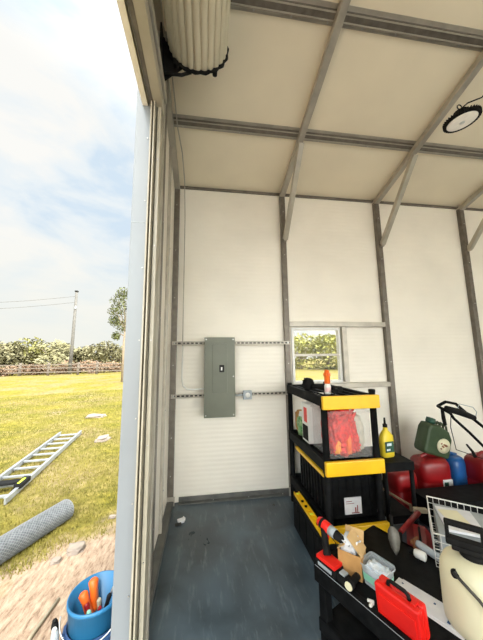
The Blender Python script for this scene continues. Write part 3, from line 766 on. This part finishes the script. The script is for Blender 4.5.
tw = thing('garden_trowel', 'grey steel trowel blade leaning up at the back of the bench', 'trowel', (1.125,1.60,ZB+.004))
m = MB(); rings = []
for s_, wd in ((0,.003),(.03,.022),(.07,.032),(.11,.030),(.135,.014)):
    c = V((0,-.03,.0)) + V((.030,.055,.115)).normalized()*s_
    sd = V((.80,-.50,0)).normalized()
    nr = V((-.5,-.8,.45)).normalized()
    rings.append(m.ring([c-sd*wd, c-nr*.006*(wd/.03), c+sd*wd, c+nr*.003]))
m.skin(rings); m.build('blade', M['bladeg'], tw)
m = MB(); p = V((0,-.03,0))+V((.030,.055,.115)).normalized()*.135; m.tube([p, p+V((.01,.02,.02)), p+V((.03,.05,.03))], [.006,.010,.012], 8); m.build('handle', M['blackm'], tw)
wb = thing('spray_cap_bottle', 'short white plastic bottle lying at the back of the bench', 'bottle', (1.235,1.53,ZB+.026), rz=2.2)
m = MB(); m.tube([(-.04,0,0),(-.035,0,0),(.01,0,0),(.02,0,0)], [.016,.023,.023,.015], 16); m.build('bottle_body', M['white'], wb)
m = MB(); m.tube([(.02,0,0),(.045,0,0)], .016, 12); m.build('cap', M['blackm'], wb)
sg = thing('caulk_gun', 'pale grey caulk gun with a brown bracket behind the white bottle', 'caulk gun', (1.31,1.50,ZB+.03), rz=-1.15)
sg.scale = (.8,.8,.8)
m = MB(); m.tube([(-.11,0,.02),(-.10,0,.02),(.06,0,.0),(.07,0,0)], [.022,.025,.025,.012], 14); m.build('barrel', M['greyp'], sg)
m = MB(); m.box((-.118,0,.022),(.012,.07,.06), bev=.003); m.box((-.13,0,.03),(.01,.09,.02), bev=.002); m.build('bracket', M['copper'], sg)
m = MB(); pts = [V((.10+.028*math.cos(a), .028*math.sin(a), .0)) for a in [2*PI*j/18 for j in range(19)]]; m.tube(pts, .012, 8); m.build('ring_handle', M['white'], sg)
rt = thing('red_toolbox', 'dark red metal toolbox on the floor behind the bench', 'toolbox', (1.66,2.02,0), rz=.9)
MB().b2(-.17,.17,-.09,.09,0,.13, bev=.01).build('box_body', M['redcan'], rt)
m = MB(); m.prism([(-.09,.132),(.09,.132),(.04,.19),(-.04,.19)], -.17, .17, 'X'); m.build('lid', M['redcan'], rt)
m = MB(); m.tube([(-.08,0,.185),(-.075,0,.22),(.075,0,.22),(.08,0,.185)], .008, 8); m.build('handle', M['blackm'], rt)
rh = thing('pipe_wrench', 'long red handled wrench leaning across the dark gap behind the bench', 'wrench', (1.30,1.78,0))
m = MB(); m.tube([(-.02,-.055,.44),(.25,.10,.45)], [.014,.018], 10); m.build('handle', M['redcan'], rh)
m = MB(); m.tube([(-.03,-.06,.02),(-.028,-.058,.36),(-.02,-.055,.44)], .010, 8); m.build('shaft', M['blackm'], rh)
m = MB(); m.box((.28,.115,.455),(.09,.03,.03), rot=rotz(-.3), bev=.004); m.build('jaw', M['stick'], rh)

# ------------------------------------------------------------------ low black stand right of the tall shelf, with oil bottle
st = thing('plastic_stand', 'small black open stand on the right of the tall shelf', 'stand', (1.545, 2.22, 0))
sw, sl_, sz = .29, .42, .655
m = MB(); m.b2(0,sw,0,sl_,sz-.02,sz); m.b2(0,sw,-.004,.03,sz-.07,sz+.002, bev=.005); m.b2(0,sw,sl_-.03,sl_,sz-.07,sz+.002, bev=.005); m.b2(0,.03,0,sl_,sz-.07,sz); m.b2(sw-.03,sw,0,sl_,sz-.07,sz, bev=.005)
m.build('top_tray', M['black'], st)
m = MB(); m.b2(.02,sw-.02,.02,sl_-.02,.20,.22); m.b2(0,sw,0,.02,.17,.23); m.build('lower_tray', M['black'], st)
for x in (.018, sw-.018):
    for y in (.018, sl_-.018): MB().lathe([(.018,0),(.018,sz-.06)], (x,y,0), 12).build('leg', M['black'], st)
o = thing('wood_batten', 'short pale wooden batten leaning inside the black stand', 'batten', (1.77,2.30,.222))
m = MB(); m.bar((-.17,.06,.17),(.04,-.02,.05), .02, .014); m.bar((.04,-.02,.0),(.04,-.02,.06), .014,.014); m.build('batten_body', M['barkw'], o)
oil = thing('oil_bottle', 'yellow oil bottle with a dark green label on the black stand', 'bottle', (1.685, 2.36, .659), rz=.15)
oil.scale = (1.12,1.12,1.04)
m = MB(); rings = []
for z, w__, l__ in ((0,.052,.030),(.012,.058,.034),(.13,.058,.034),(.17,.054,.032),(.205,.036,.026),(.225,.017,.017),(.25,.015,.015)):
    rings.append(m.ring([V((w__*math.copysign(abs(math.cos(a))**.6, math.cos(a)), l__*math.copysign(abs(math.sin(a))**.6, math.sin(a)), z)) for a in [2*PI*j/24 for j in range(24)]]))
m.skin(rings); m.build('bottle_body', M['oil'], oil)
m = MB(); m.lathe([(.018,.25),(.018,.275),(.009,.28),(.007,.33),(.004,.332)], n=14); m.build('cap', M['blackm'], oil)
m = MB(); m.b2(-.046,.040,-.0365,-.0335,.045,.135, bev=.001); lb = m.build('label', M['labelg'], oil, 'dark green label')
for bxx in ((-.03,.015,.10,.122),(-.035,.0,.06,.075)): MB().b2(bxx[0],bxx[1],-.0385,-.0365,bxx[2],bxx[3]).build('printed_patch', M['bluish'], lb)
m = MB(); m.tube([(.042,0,.19),(.064,0,.17),(.066,0,.10),(.054,0,.08)], .009, 8); m.build('handle', M['oil'], oil)

# ------------------------------------------------------------------ fuel cans, jerry can, jugs
def can(name, label, cat, loc, rz, w, d, h, mt, cap='blackm', tilt=0., spout=False, lab=None, group=None):
    t = thing(name, label, cat, loc, rz, group)
    t.rotation_euler = (0, tilt, rz)
    m = MB(); rings = []
    def oval(sx, sy, z, dx=0):
        out = []
        for j in range(32):
            a = 2*PI*j/32; c_, s_ = math.cos(a), math.sin(a)
            out.append(V((dx+sx*math.copysign(abs(c_)**.5, c_), sy*math.copysign(abs(s_)**.5, s_), z)))
        return out
    for z, k_ in ((0,.90),(.02*h/.4,.98),(.05,1.0),(h*.45,1.0),(h*.47,.975),(h*.50,.975),(h*.52,1.0),(h*.80,.985),(h*.88,.93),(h*.94,.80),(h*.965,.60)):
        rings.append(m.ring(oval(w/2*k_, d/2*k_, z, (1-k_)*w*.10)))
    m.skin(rings); m.build('can_body', M[mt], t)
    m = MB(); m.tube([(-w*.26,0,h*.86),(-w*.22,0,h*.99),(-.02,0,h*1.03),(w*.16,0,h*.99),(w*.22,0,h*.88)], [.020,.018,.016,.018,.022], 10); m.build('handle', M[mt], t)
    m = MB(); m.tube([(w*.26,0,h*.86),(w*.31,0,h*.95),(w*.33,0,h*1.0)], [.030,.030,.027], 14); m.build('cap', M[cap], t)
    if spout:
        m = MB(); m.tube([(-w*.33,0,h*.92),(-w*.42,0,h*1.06),(-w*.62,0,h*1.22)], [.018,.014,.010], 10); m.build('spout', M['blackm'], t, 'black pouring spout')
    if lab:
        lb = MB().b2(w*.10,w*.40,-d/2-.004,-d/2+.004,h*.36,h*.55).build('label', M['paper'], t, 'white label')
        m = MB(); m.b2(w*.13,w*.26,-d/2-.006,-d/2-.004,h*.39,h*.50); m.build('printing', M['labelg'], lb)
    return t
can('fuel_can', 'red fuel can with a white label on the floor under the green jerry can', 'fuel can', (2.50,2.80,0), -.05, .36,.26,.47, 'redcan', lab=True)
can('fuel_can', 'smaller red fuel can with a cream cap just right of the black stand', 'fuel can', (2.10,2.76,0), .1, .28,.24,.38, 'redcan', cap='stick')
can('water_jug', 'blue plastic water jug between two red fuel cans', 'jug', (2.80,2.82,0), .2, .20,.24,.46, 'blue', cap='blue')
can('fuel_can', 'large red fuel can with a black spout right of the blue jug', 'fuel can', (3.06,2.66,0), .1, .36,.28,.50, 'redcan', spout=True)
# green jerry can, leaning back on the fuel can
jc = thing('jerry_can', 'olive green jerry can with a round cream emblem, perched on the red fuel can', 'jerry can', (2.56, 2.83, .465))
jc.rotation_euler = (.06, .30, 0)
m = MB(); rings = []
for y, k_ in ((-.085,.86),(-.075,.97),(-.03,1.),(.03,1.),(.075,.97),(.085,.86)):
    prof = [(-.15,.0),(-.165,.03),(-.165,.27),(-.14,.33),(-.04,.345),(.10,.30),(.155,.22),(.165,.03),(.15,0)]
    rings.append(m.ring([V((px*k_, y, .17+(pz-.17)*k_)) for px, pz in prof]))
m.skin(rings, smooth=False); body = m.build('can_body', M['green'], jc)
md = body.modifiers.new('bevel', 'BEVEL'); md.width = .012; md.segments = 3; md.limit_method = 'ANGLE'; md.angle_limit = .5
m = MB(); m.lathe([(.046,.0),(.050,.02),(.046,.055),(.02,.06)], (-.085,0,.335), 20); m.build('cap', M['labelg'], jc, 'dark green screw cap')
for y in (-.04,0,.04):
    m = MB(); m.tube([(-.01,y,.325),(.0,y,.37),(.08,y,.345),(.105,y,.285)], .011, 8); m.build('carry_handle', M['green'], jc)
em = MB().lathe([(.080,0),(.080,-.006),(.001,-.006)], (.050,-.086,.135), 28, axis='Y').build('emblem', M['tank'], jc, 'round cream printed emblem')
m = MB()
for k in range(9):
    a = random.uniform(0,6.28); r = random.uniform(.01,.05); m.box((.055+r*math.cos(a), -.0935, .135+r*math.sin(a)), (.018,.002,.016), rot=Matrix.Rotation(a,3,'Y'))
m.build('emblem_print', M['copper'], em)
m = MB(); m.tube([(.12,-.01,.26),(.16,-.01,.23),(.185,-.01,.13)], .014, 8); m.build('strap', M['stick'], jc)

o = thing('storage_tote', 'low black tote on the floor in front of the blue jug and fuel cans', 'tote', (2.05,2.27,0))
m = MB(); m.prism([(.02,0),(.98,0),(1.0,.24),(0,.24)], .0, .26, 'Y')
for q in range(12): m.b2(.04+q*.08,.07+q*.08,-.006,.006,.02,.22)
m.build('tub_body', M['black'], o)
MB().b2(-.012,1.012,-.012,.272,.24,.262, bev=.005).build('lid', M['black'], o)

# ------------------------------------------------------------------ lawn mower: folding handle in view, deck out of frame
lm = thing('lawn_mower', 'black tubular handle of a push mower rising at the right side', 'lawn mower', (3.9, 2.05, 0))
O = V(lm.location)
def q(*p): return V(p)-O
m = MB(); m.tube([q(2.46,2.56,1.045), q(2.56,2.56,1.085), q(2.68,2.56,1.06), q(2.86,2.55,.90), q(3.10,2.50,.68), q(3.45,2.38,.40), q(3.58,2.33,.30)], .015, 10)
m.tube([q(2.46,2.56,1.045), q(2.44,2.48,1.03), q(2.46,2.42,1.0)], .015, 10)
m.tube([q(2.46,2.42,1.0), q(2.47,2.40,.955), q(2.636,2.40,.806), q(2.767,2.40,.675), q(3.05,2.30,.50), q(3.45,2.10,.33), q(3.58,1.95,.28)], .013, 10)
m.build('handle_tube', M['black'], lm)
m = MB(); m.tube([q(2.50,2.50,1.03), q(2.66,2.50,.985), q(2.82,2.50,.92)], [.030,.036,.026], 10); m.build('control_box', M['blackm'], lm)
m = MB(); m.tube([q(2.62,2.50,1.00), q(2.66,2.50,1.07), q(2.82,2.50,1.03), q(2.86,2.50,.98), q(2.83,2.50,.91)], .004, 6); m.build('bail_lever', M['greyp'], lm)
m = MB(); m.tube([q(2.45,2.50,1.03), q(2.455,2.50,.93), q(2.465,2.50,.865)], [.014,.018,.016], 8); m.build('switch_lever', M['blackm'], lm)
m = MB(); m.tube([q(2.50,2.45,1.0), q(2.505,2.48,.85), q(2.56,2.50,.62), q(2.9,2.4,.5), q(3.4,2.3,.32)], .004, 6); m.build('cable', M['blackm'], lm)
m = MB(); m.b2(-.30,.30,-.26,.26,.09,.20, bev=.04, seg=3); m.build('deck', M['redcan'], lm)
m = MB(); m.lathe([(.12,.2),(.14,.22),(.14,.33),(.09,.38),(.04,.39)], n=24); m.build('engine', M['blackm'], lm)
for x in (-.27,.27):
    for y in (-.29,.29):
        r_ = .10; w_ = MB().lathe([(.02,-.02),(r_,-.02),(r_,.02),(.02,.02)], (x,y,r_), 22, axis='Y').build('wheel', M['blackm'], lm)

# ------------------------------------------------------------------ outside, near the doorway
bu = thing('tool_bucket', 'sky blue bucket with navy tool pouches just outside the doorway', 'bucket', (-.628, 1.86, GZ))
m = MB(); m.lathe([(.115,0),(.125,.01),(.146,.35),(.152,.352),(.152,.372),(.144,.372),(.120,.02),(.001,.015)], n=40, cap=False); m.build('bucket_body', M['bucket'], bu)
MB().lathe([(.001,.001),(.114,.001)], n=40, cap=False).build('bucket_base', M['bucket'], bu)
for k in range(8):
    a = -2.9 + k*.42; R = rotz(a)
    m = MB(); m.box(R@V((.149,0,.15)), (.030,.058,.16), rot=R, bev=.010); m.build('pouch', M['navy'], bu)
MB().lathe([(.138,.05),(.144,.05),(.151,.245),(.146,.245)], n=40, cap=False).build('pouch_band', M['navy'], bu)
m = MB(); pts = [V((.157*math.cos(a), .157*math.sin(a)*.5-.06-.02, .33-.12*math.sin(a)**2*0-.10*abs(math.sin(a)))) for a in [PI+PI*j/16 for j in range(17)]]
m.tube(pts, .004, 6); m.build('bail', M['steel'], bu)
def tool_in(name, label, cat, p0, p1, r, mt, tip=None, tmt='steel'):
    t = thing(name, label, cat, V((-.628,1.86,GZ))+V(p0))
    d = V(p1)-V(p0)
    m = MB(); m.tube([d*.55, d*.6, d*.85, d*.97, d], [r*.7,r,r*.9,r*1.1,r*.7], 10); m.build('handle', M[mt], t)
    m = MB(); m.tube([(0,0,0), d*.56], r*.4, 8); m.build('shank', M[tmt], t)
    return t
tool_in('screwdriver', 'screwdriver with a fat orange grip leaning to the left rim of the blue bucket', 'screwdriver', (.04,.03,.03), (-.095,.035,.345), .024, 'orange')
tool_in('putty_knife', 'dark red handled scraper at the front of the blue bucket', 'scraper', (.03,-.01,.03), (-.065,.02,.30), .014, 'redcan')
tool_in('pliers', 'green gripped pliers standing in the middle of the blue bucket', 'pliers', (.03,.0,.03), (-.03,-.035,.30), .012, 'greenrim')
tool_in('chisel', 'dark handled chisel leaning on the right side of the blue bucket', 'chisel', (-.02,.02,.03), (.07,.01,.34), .013, 'blackm')
tool_in('pry_bar', 'steel bar leaning across the right of the blue bucket', 'pry bar', (-.05,-.02,.03), (.085,.04,.36), .009, 'steel')
tool_in('marker_pen', 'red marker lying among the tools in the blue bucket', 'marker', (.0,.05,.03), (.03,-.03,.31), .010, 'redcan')
tool_in('spring_clamp', 'orange spring clamp upright at the back of the blue bucket', 'clamp', (.0,.04,.03), (-.055,.085,.38), .026, 'orange')
tool_in('wood_rasp', 'grey rasp with a pale handle in the blue bucket', 'rasp', (.03,.03,.03), (.02,-.02,.345), .012, 'stick')
tool_in('cutters', 'dark blue gripped cutters low in the blue bucket', 'cutters', (.0,-.03,.03), (.06,-.05,.31), .012, 'navy')
for k, (a, nm, lb_, mt) in enumerate(((-2.48,'hammer','hammer handle with a grey butt in an outer pouch of the bucket','greyp'), (-2.9,'wrench','black gripped wrench in the leftmost outer pouch of the bucket','blackm'))):
    R = rotz(a); t = thing(nm, lb_, nm, V((-.628,1.86,GZ)))
    m = MB(); b_ = R@V((.182,0,.06)); e_ = R@V((.205,0,.30 - k*.02)); m.tube([b_, b_.lerp(e_,.6), e_.lerp(b_,.1), e_], [.010,.013,.020,.014], 10); m.build('handle', M[mt], t)
    m = MB(); m.tube([e_, e_+R@V((.004,0,.012))], [.014,.010], 10); m.build('butt_cap', M['white' if k == 0 else 'blackm'], t)

# wire mesh roll
wr = thing('wire_mesh_roll', 'long grey roll of wire mesh lying on the lawn edge', 'mesh roll', (-1.50, 3.36, GZ))
d = V((-.40,-.915,0)).normalized(); sd = V((-d.y, d.x, 0)); Lr = 1.75; rr_ = .100
m = MB()
for rad in (.100,.09,.08):
    m.tube([V((0,0,.10)), d*Lr+V((0,0,.10))], rad-.003, 28, cap=False)
m.build('roll_core', M['mesh'], wr)
m = MB()
nseg = 60
for dirn in (1,-1):
    for k in range(22):
        a0 = 2*PI*k/22; pts = []
        for j in range(nseg+1):
            t_ = j/nseg; a = a0 + dirn*t_*2*PI*2.6
            pts.append(d*Lr*t_ + V((0,0,.10)) + (sd*math.cos(a)+V((0,0,1))*math.sin(a))*(rr_+.001))
        m.tube(pts, .0022, 4, cap=False)
m.build('mesh_wire', M['wirel'], wr)
m = MB()
for rad in (.096,.084,.07,.055,.04):
    m.tube([V((0,0,.10)) - d*.002 + (sd*math.cos(a)+V((0,0,1))*math.sin(a))*rad for a in [2*PI*j/24 for j in range(25)]], .004, 5)
m.build('rolled_end', M['wirel'], wr)

# ladder
ld = thing('aluminium_ladder', 'aluminium ladder lying flat on the lawn', 'ladder', (0,0,GZ))
f0 = V((-2.825,6.75,.05)); f1 = V((-2.37,3.75,.05)); dd_ = (f1-f0).normalized(); sd = V((-.995,-.10,0)).normalized()*.42
Ll = (f1-f0).length
for k, o_ in enumerate((V((0,0,0)), sd)):
    m = MB(); m.bar(f0+o_, f1+o_, .022, .075, bev=.003); m.bar(f0+o_+V((0,0,.036)), f1+o_+V((0,0,.036)), .04, .006); m.build('rail', M['alu'], ld)
nr = 10
for k in range(nr):
    p = f0+dd_*(.15+k*(Ll-.3)/(nr-1)); m = MB(); m.bar(p, p+sd, .034, .028, bev=.004); m.build('rung', M['alu'], ld)
for o_ in (V((0,0,0)), sd):
    m = MB(); p = f0+dd_*(Ll-.40)+o_; m.box(p+V((0,0,.045)), (.09,.26,.06), rot=rotz(.14), bev=.01); fo = m.build('hinge_block', M['blackm'], ld, 'black hinge block')
    m = MB(); m.box(p+V((0,-.02,.077)), (.03,.16,.004), rot=rotz(.14)); m.build('sticker', M['limey'], fo)
m = MB(); p = f0+dd_*(Ll-.40); m.box(p+sd*.5+V((0,0,.06)), (.40,.12,.03), rot=rotz(.14), bev=.006); m.build('spreader', M['blackm'], ld)

# sticks and stones
o = MB(); o.tube([(0,0,.012),(-.03,-.25,.014),(-.03,-.42,.012)], [.010,.012,.011], 8); o = o.build('wooden_stick', M['stick']); o.location = (-1.045,2.32,GZ); tag(o, 'pale straight stick lying on the sandy dirt', 'stick')
def stone(loc, d, seed, label):
    m = lumpy((0,0,d[2]*.3), d, seed, 3, .5, 5); o = m.build('stone', M['concl']); o.location = loc; tag(o, label, 'stone')
stone((-1.17,2.84,GZ), (.15,.12,.045), 3, 'flat grey-brown stone on the dirt by the mesh roll')
stone((-1.27,2.72,GZ), (.08,.07,.03), 6, 'smaller stone beside the flat grey-brown stone')
stone((-3.2,8.55,GZ), (.50,.30,.10), 9, 'pale rubble lump far out on the lawn beyond the ladder')
stone((-2.15,6.2,GZ), (.22,.30,.10), 12, 'pale rubble lump on the bare patch right of the ladder')
stone((-1.0,3.3,GZ), (.07,.05,.03), 14, 'small stone on the dirt near the jamb trim')

# ------------------------------------------------------------------ grass blades (uncountable)
random.seed(3)
vs, fs = [], []
for k in range(42000):
    az = -random.uniform(math.radians(15), math.radians(41)); r = 3.0 + 13*random.random()**1.4
    x, y = r*math.sin(az), r*math.cos(az)
    if x > -.7: continue
    v = y - .94*x + (mnoise.noise(V((x*2.2,y*2.2,0)))*.5)
    if v < 4.0 + random.random()*.5: continue
    h = random.uniform(.012,.035)*(1+.05*r); w = .0035*(1+.12*r); a = random.uniform(0,PI)
    i = len(vs)
    vs += [(x-w*math.cos(a), y-w*math.sin(a), GZ), (x+w*math.cos(a), y+w*math.sin(a), GZ), (x+random.uniform(-.02,.02), y+random.uniform(-.02,.02), GZ+h)]
    fs.append((i,i+1,i+2))
me = bpy.data.meshes.new('grass'); me.from_pydata(vs, [], fs); me.materials.append(M['grass'])
o = bpy.data.objects.new('grass', me); COL.objects.link(o); tag(o, 'short yellow-green grass blades over the lawn', 'grass', kind='stuff')

# ------------------------------------------------------------------ fence, pole, wires
fx = [(-24.5,29.6),(-21.6,29.6),(-18.6,29.6),(-15.85,29.4),(-13.2,29.8),(-11.5,30.2),(-8.6,30.3),(-5.6,30.4)]
fe = thing('field_fence', 'low weathered post and rail fence across the far edge of the lawn', 'fence', (-15,29.8,GZ))
for x, y in fx:
    MB().tube([(x+15,y-29.8,0),(x+15.03,y-29.8,1.28)], .13, 8).build('fence_post', M['wood'], fe)
for a, b in zip(fx, fx[1:]):
    for z in (.35,.72,1.08):
        MB().bar((a[0]+15,a[1]-29.8-.12,z),(b[0]+15,b[1]-29.8-.12,z+random.uniform(-.05,.05)), .05,.10).build('fence_rail', M['wood'], fe)
up_ = thing('utility_pole', 'tall leaning grey utility pole behind the fence', 'utility pole', (-14.75,31.4,GZ))
MB().tube([(0,0,0),(.06,0,4),(.10,0,9.3)], [.19,.16,.13], 12).build('pole_shaft', M['pole'], up_)
MB().box((.10,0,9.3),(.30,.30,.14)).build('pole_cap', M['blackm'], up_)
MB().box((.20,-.2,7.4),(.12,.1,.3)).build('insulator', M['greyp'], up_)
for k, (z0, z1) in enumerate(((8.6,7.9),(7.9,7.2))):
    pts = [V((-14.5,31.4,z0)).lerp(V((-34,31.4,z1)), t)-V((0,0,1.2*math.sin(PI*t)*.5)) for t in [j/12 for j in range(13)]]
    tag(MB().tube(pts, .018, 5).build('power_line', M['pole']), ['upper power line running left from the pole','lower power line running left from the pole'][k], 'power line')

# ------------------------------------------------------------------ trees and brush
def crown_mesh(name, mt, n, size, leaf, seed, hz=1., fuzz=.5):
    random.seed(seed); vs, fs = [], []
    blobs = []
    for k in range(9):
        blobs.append((V((random.uniform(-1,1)*size*.75, random.uniform(-1,1)*size*.5, size*hz*random.uniform(.25,1.1))), size*random.uniform(.28,.5)))
    for k in range(n):
        c, r = random.choice(blobs); p = V((random.gauss(0,1),random.gauss(0,1),random.gauss(0,1))).normalized()*r*random.uniform(.6,1.08)
        p = c+V((p.x,p.y,p.z*.85)); p.z = max(p.z, .05)
        a = V((random.uniform(-1,1),random.uniform(-1,1),random.uniform(-1,1))).normalized(); b = a.cross(V((random.random(),random.random(),1))).normalized()
        l = leaf*random.uniform(.6,1.4); i = len(vs)
        vs += [p-a*l, p+b*l*.5, p+a*l, p-b*l*.5]; fs.append((i,i+1,i+2,i+3))
    me = bpy.data.meshes.new(name); me.from_pydata([tuple(v) for v in vs], [], fs); me.materials.append(mt); return me
def make_tree(name, label, cat, group, mt, n, size, leaf, seed, hz=1.):
    t = thing(name, label, cat, (0,0,GZ), group=group)
    o = bpy.data.objects.new('foliage', crown_mesh('foliage', mt, n, size, leaf, seed, hz)); COL.objects.link(o); o.parent = t
    random.seed(seed); m = MB(); m.tube([(0,0,0),(.05,0,size*.4),(.1,0,size*hz*.9)], [size*.05,size*.04,size*.02], 7)
    for k in range(6):
        a = random.uniform(0,6.28); z = size*random.uniform(.15,.5)
        m.tube([(0,0,z),(math.cos(a)*size*.3,math.sin(a)*size*.2,z+size*.3),(math.cos(a)*size*.6,math.sin(a)*size*.4,z+size*.55*hz)], [size*.025,size*.016,size*.008], 5)
    m.build('trunk', M['bark'], t)
    return t
protos = [make_tree('bushy_tree', 'yellow-green bushy tree in the far treeline', 'tree', 'yellow-green treeline', M['leafg'], 2200, 3.1, .16, 11, .9),
          make_tree('olive_tree', 'grey-olive rounded tree in the far treeline', 'tree', 'grey-olive treeline', M['leafo'], 2200, 3.0, .16, 12, .95)]
wtree = make_tree('garden_tree', 'bright yellow-green tree beyond the back wall, seen through the window', 'tree', 'trees seen through the window', mat('bright yellow green leaves', (.26,.27,.06), .9, 0, (.40,.38,.12), .6, spec=.05), 2400, 3.0, .16, 17, .95)
brush = make_tree('dry_brush', 'low reddish dry brush behind the fence', 'brush', 'dry brush behind the fence', M['leafr'], 1100, 1.35, .09, 13, .7)
random.seed(21)
used = set()
for k, deg in enumerate([-41,-37.5,-34,-30.5,-27.5,-24,-20.5,-17,14,20.5,26,32]):
    r = random.uniform(41,47) if deg < 0 else random.uniform(33,37); pr = protos[(k+(1 if random.random()<.3 else 0)) % 2] if deg < 0 else wtree
    t = pr if pr.name not in used else copy_tree(pr); used.add(pr.name)
    a = math.radians(deg); sc = random.uniform(.95,1.2) if deg < 0 else random.uniform(1.1,1.3)
    if -36 < deg < -31: sc *= 1.15
    t.location = (r*math.sin(a), r*math.cos(a), GZ); t.rotation_euler.z = random.uniform(0,6.28); t.scale = (sc*1.35,sc*1.3,sc)
    t['label'] = t['label']
first = True
for deg in (-38,-35.5,-33,-30.5,-28.5,-25.5,-23.5,-21.5,-19.5,-17):
    t = brush if first else copy_tree(brush); first = False
    a = math.radians(deg); r = random.uniform(34.5,37); sc = random.uniform(.7,1.1)
    t.location = (r*math.sin(a), r*math.cos(a), GZ); t.rotation_euler.z = random.uniform(0,6.28); t.scale = (sc*1.5,sc*1.3,sc)
# the tree that rises beside the door trim
t = thing('lone_tree', 'taller loose-leaved tree rising beside the door trim', 'tree', (-5.9,20,GZ))
random.seed(5); vs, fs = [], []
bl = [(V((-.55,0,5.9)),.55),(V((-.25,.2,6.5)),.5),(V((-.7,-.1,5.1)),.5),(V((.1,0,5.2)),.7),(V((.4,.1,6.4)),.7),(V((-.75,.1,4.4)),.4),(V((-.2,0,4.0)),.5),(V((.8,0,5.6)),.8),(V((-.55,0,3.3)),.3),(V((.5,.1,4.3)),.6),(V((1.3,0,4.8)),.7)]
for k in range(3200):
    c, r = random.choice(bl); p = c+V((random.gauss(0,1),random.gauss(0,1),random.gauss(0,1))).normalized()*r*random.uniform(.4,1.1)
    a = V((random.uniform(-1,1),random.uniform(-1,1),random.uniform(-1,1))).normalized(); b = a.cross(V((random.random(),random.random(),1))).normalized()
    l = .075*random.uniform(.6,1.4); i = len(vs); vs += [tuple(p-a*l), tuple(p+b*l*.5), tuple(p+a*l), tuple(p-b*l*.5)]; fs.append((i,i+1,i+2,i+3))
me = bpy.data.meshes.new('foliage'); me.from_pydata(vs, [], fs); me.materials.append(M['leafd']); o = bpy.data.objects.new('foliage', me); COL.objects.link(o); o.parent = t
m = MB(); m.tube([(.1,0,0),(.05,0,2.5),(.1,0,4.5),(.2,0,6.2)], [.16,.12,.07,.03], 8)
for e in bl: m.tube([(.08,0,3.0+random.random()), tuple(e[0].lerp(V((.1,0,4)),.3)), tuple(e[0])], [.05,.03,.012], 5)
m.build('trunk', M['bark'], t)

# ------------------------------------------------------------------ sky and sun
wd = bpy.data.worlds.new('World'); scn.world = wd; wd.use_nodes = True; nt = wd.node_tree; N, L = nt.nodes, nt.links
bg = N['Background']
tc = N.new('ShaderNodeTexCoord'); mp = N.new('ShaderNodeMapping'); mp.inputs['Scale'].default_value = (1.6,1.6,4.2); mp.inputs['Location'].default_value = (.35,.1,.25)
L.new(tc.outputs['Generated'], mp.inputs['Vector'])
n1 = N.new('ShaderNodeTexNoise'); n1.inputs['Scale'].default_value = 1.7; n1.inputs['Detail'].default_value = 7; n1.inputs['Roughness'].default_value = .55; n1.inputs['Distortion'].default_value = .4
L.new(mp.outputs[0], n1.inputs['Vector'])
r = N.new('ShaderNodeValToRGB'); e = r.color_ramp.elements
e[0].position = .34; e[0].color = (.42,.50,.575,1); e[1].position = .56; e[1].color = (0.605,0.601,0.580,1)
e2 = e.new(.43); e2.color = (0.521,0.563,0.588,1)
L.new(n1.outputs['Fac'], r.inputs[0])
# glow added to the unseen sky behind the camera, to brighten the interior
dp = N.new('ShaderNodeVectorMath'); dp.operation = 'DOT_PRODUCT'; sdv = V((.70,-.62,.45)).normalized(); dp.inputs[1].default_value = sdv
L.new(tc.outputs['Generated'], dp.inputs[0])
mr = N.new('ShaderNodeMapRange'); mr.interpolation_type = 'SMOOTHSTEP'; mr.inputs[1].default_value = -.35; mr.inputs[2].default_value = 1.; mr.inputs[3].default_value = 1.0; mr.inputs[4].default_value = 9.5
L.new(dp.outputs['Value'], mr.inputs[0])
sz_ = N.new('ShaderNodeSeparateXYZ'); L.new(tc.outputs['Generated'], sz_.inputs[0])
hz = N.new('ShaderNodeMapRange'); hz.inputs[1].default_value = .02; hz.inputs[2].default_value = .42; hz.inputs[3].default_value = .75; hz.inputs[4].default_value = 0.
L.new(sz_.outputs[2], hz.inputs[0])
mxs = N.new('ShaderNodeMixRGB'); mxs.inputs[2].default_value = (0.554,0.559,0.504,1); L.new(hz.outputs[0], mxs.inputs[0]); L.new(r.outputs[0], mxs.inputs[1])
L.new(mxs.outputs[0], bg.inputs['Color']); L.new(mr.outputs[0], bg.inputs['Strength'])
sun = bpy.data.lights.new('sun', 'SUN'); sun.energy = 2.5; sun.angle = math.radians(12); sun.color = (1,.95,.85)
so_ = bpy.data.objects.new('sun', sun); COL.objects.link(so_); so_.rotation_euler = V((0.0,-.72,.75)).to_track_quat('Z','Y').to_euler()

# ------------------------------------------------------------------ camera
F_, PI_, YA, RO = 260., .137, .139, -.012
cy, sy, cp, sp = math.cos(YA), math.sin(YA), math.cos(PI_), math.sin(PI_)
fw = V((sy*cp, cy*cp, sp)); rt_ = V((cy,-sy,0)); uu = rt_.cross(fw)
c, s = math.cos(RO), math.sin(RO)
r2 = c*rt_ + s*uu; u2 = -s*rt_ + c*uu
cam = bpy.data.cameras.new('camera'); co = bpy.data.objects.new('camera', cam); COL.objects.link(co)
Rm = Matrix((r2, u2, -fw)).transposed().to_4x4()
co.matrix_world = Matrix.Translation((0,0,1.6)) @ Rm
cam.sensor_fit = 'HORIZONTAL'; cam.sensor_width = 36.; cam.lens = F_/483*36.; cam.clip_start = .02; cam.clip_end = 400
scn.camera = co
vs_ = scn.view_settings; vs_.view_transform = 'Standard'; vs_.look = 'None'; vs_.exposure = .68; vs_.gamma = 1.; vs_.use_curve_mapping = False
scn.cycles.max_bounces = 10; scn.cycles.diffuse_bounces = 6; scn.cycles.transparent_max_bounces = 16
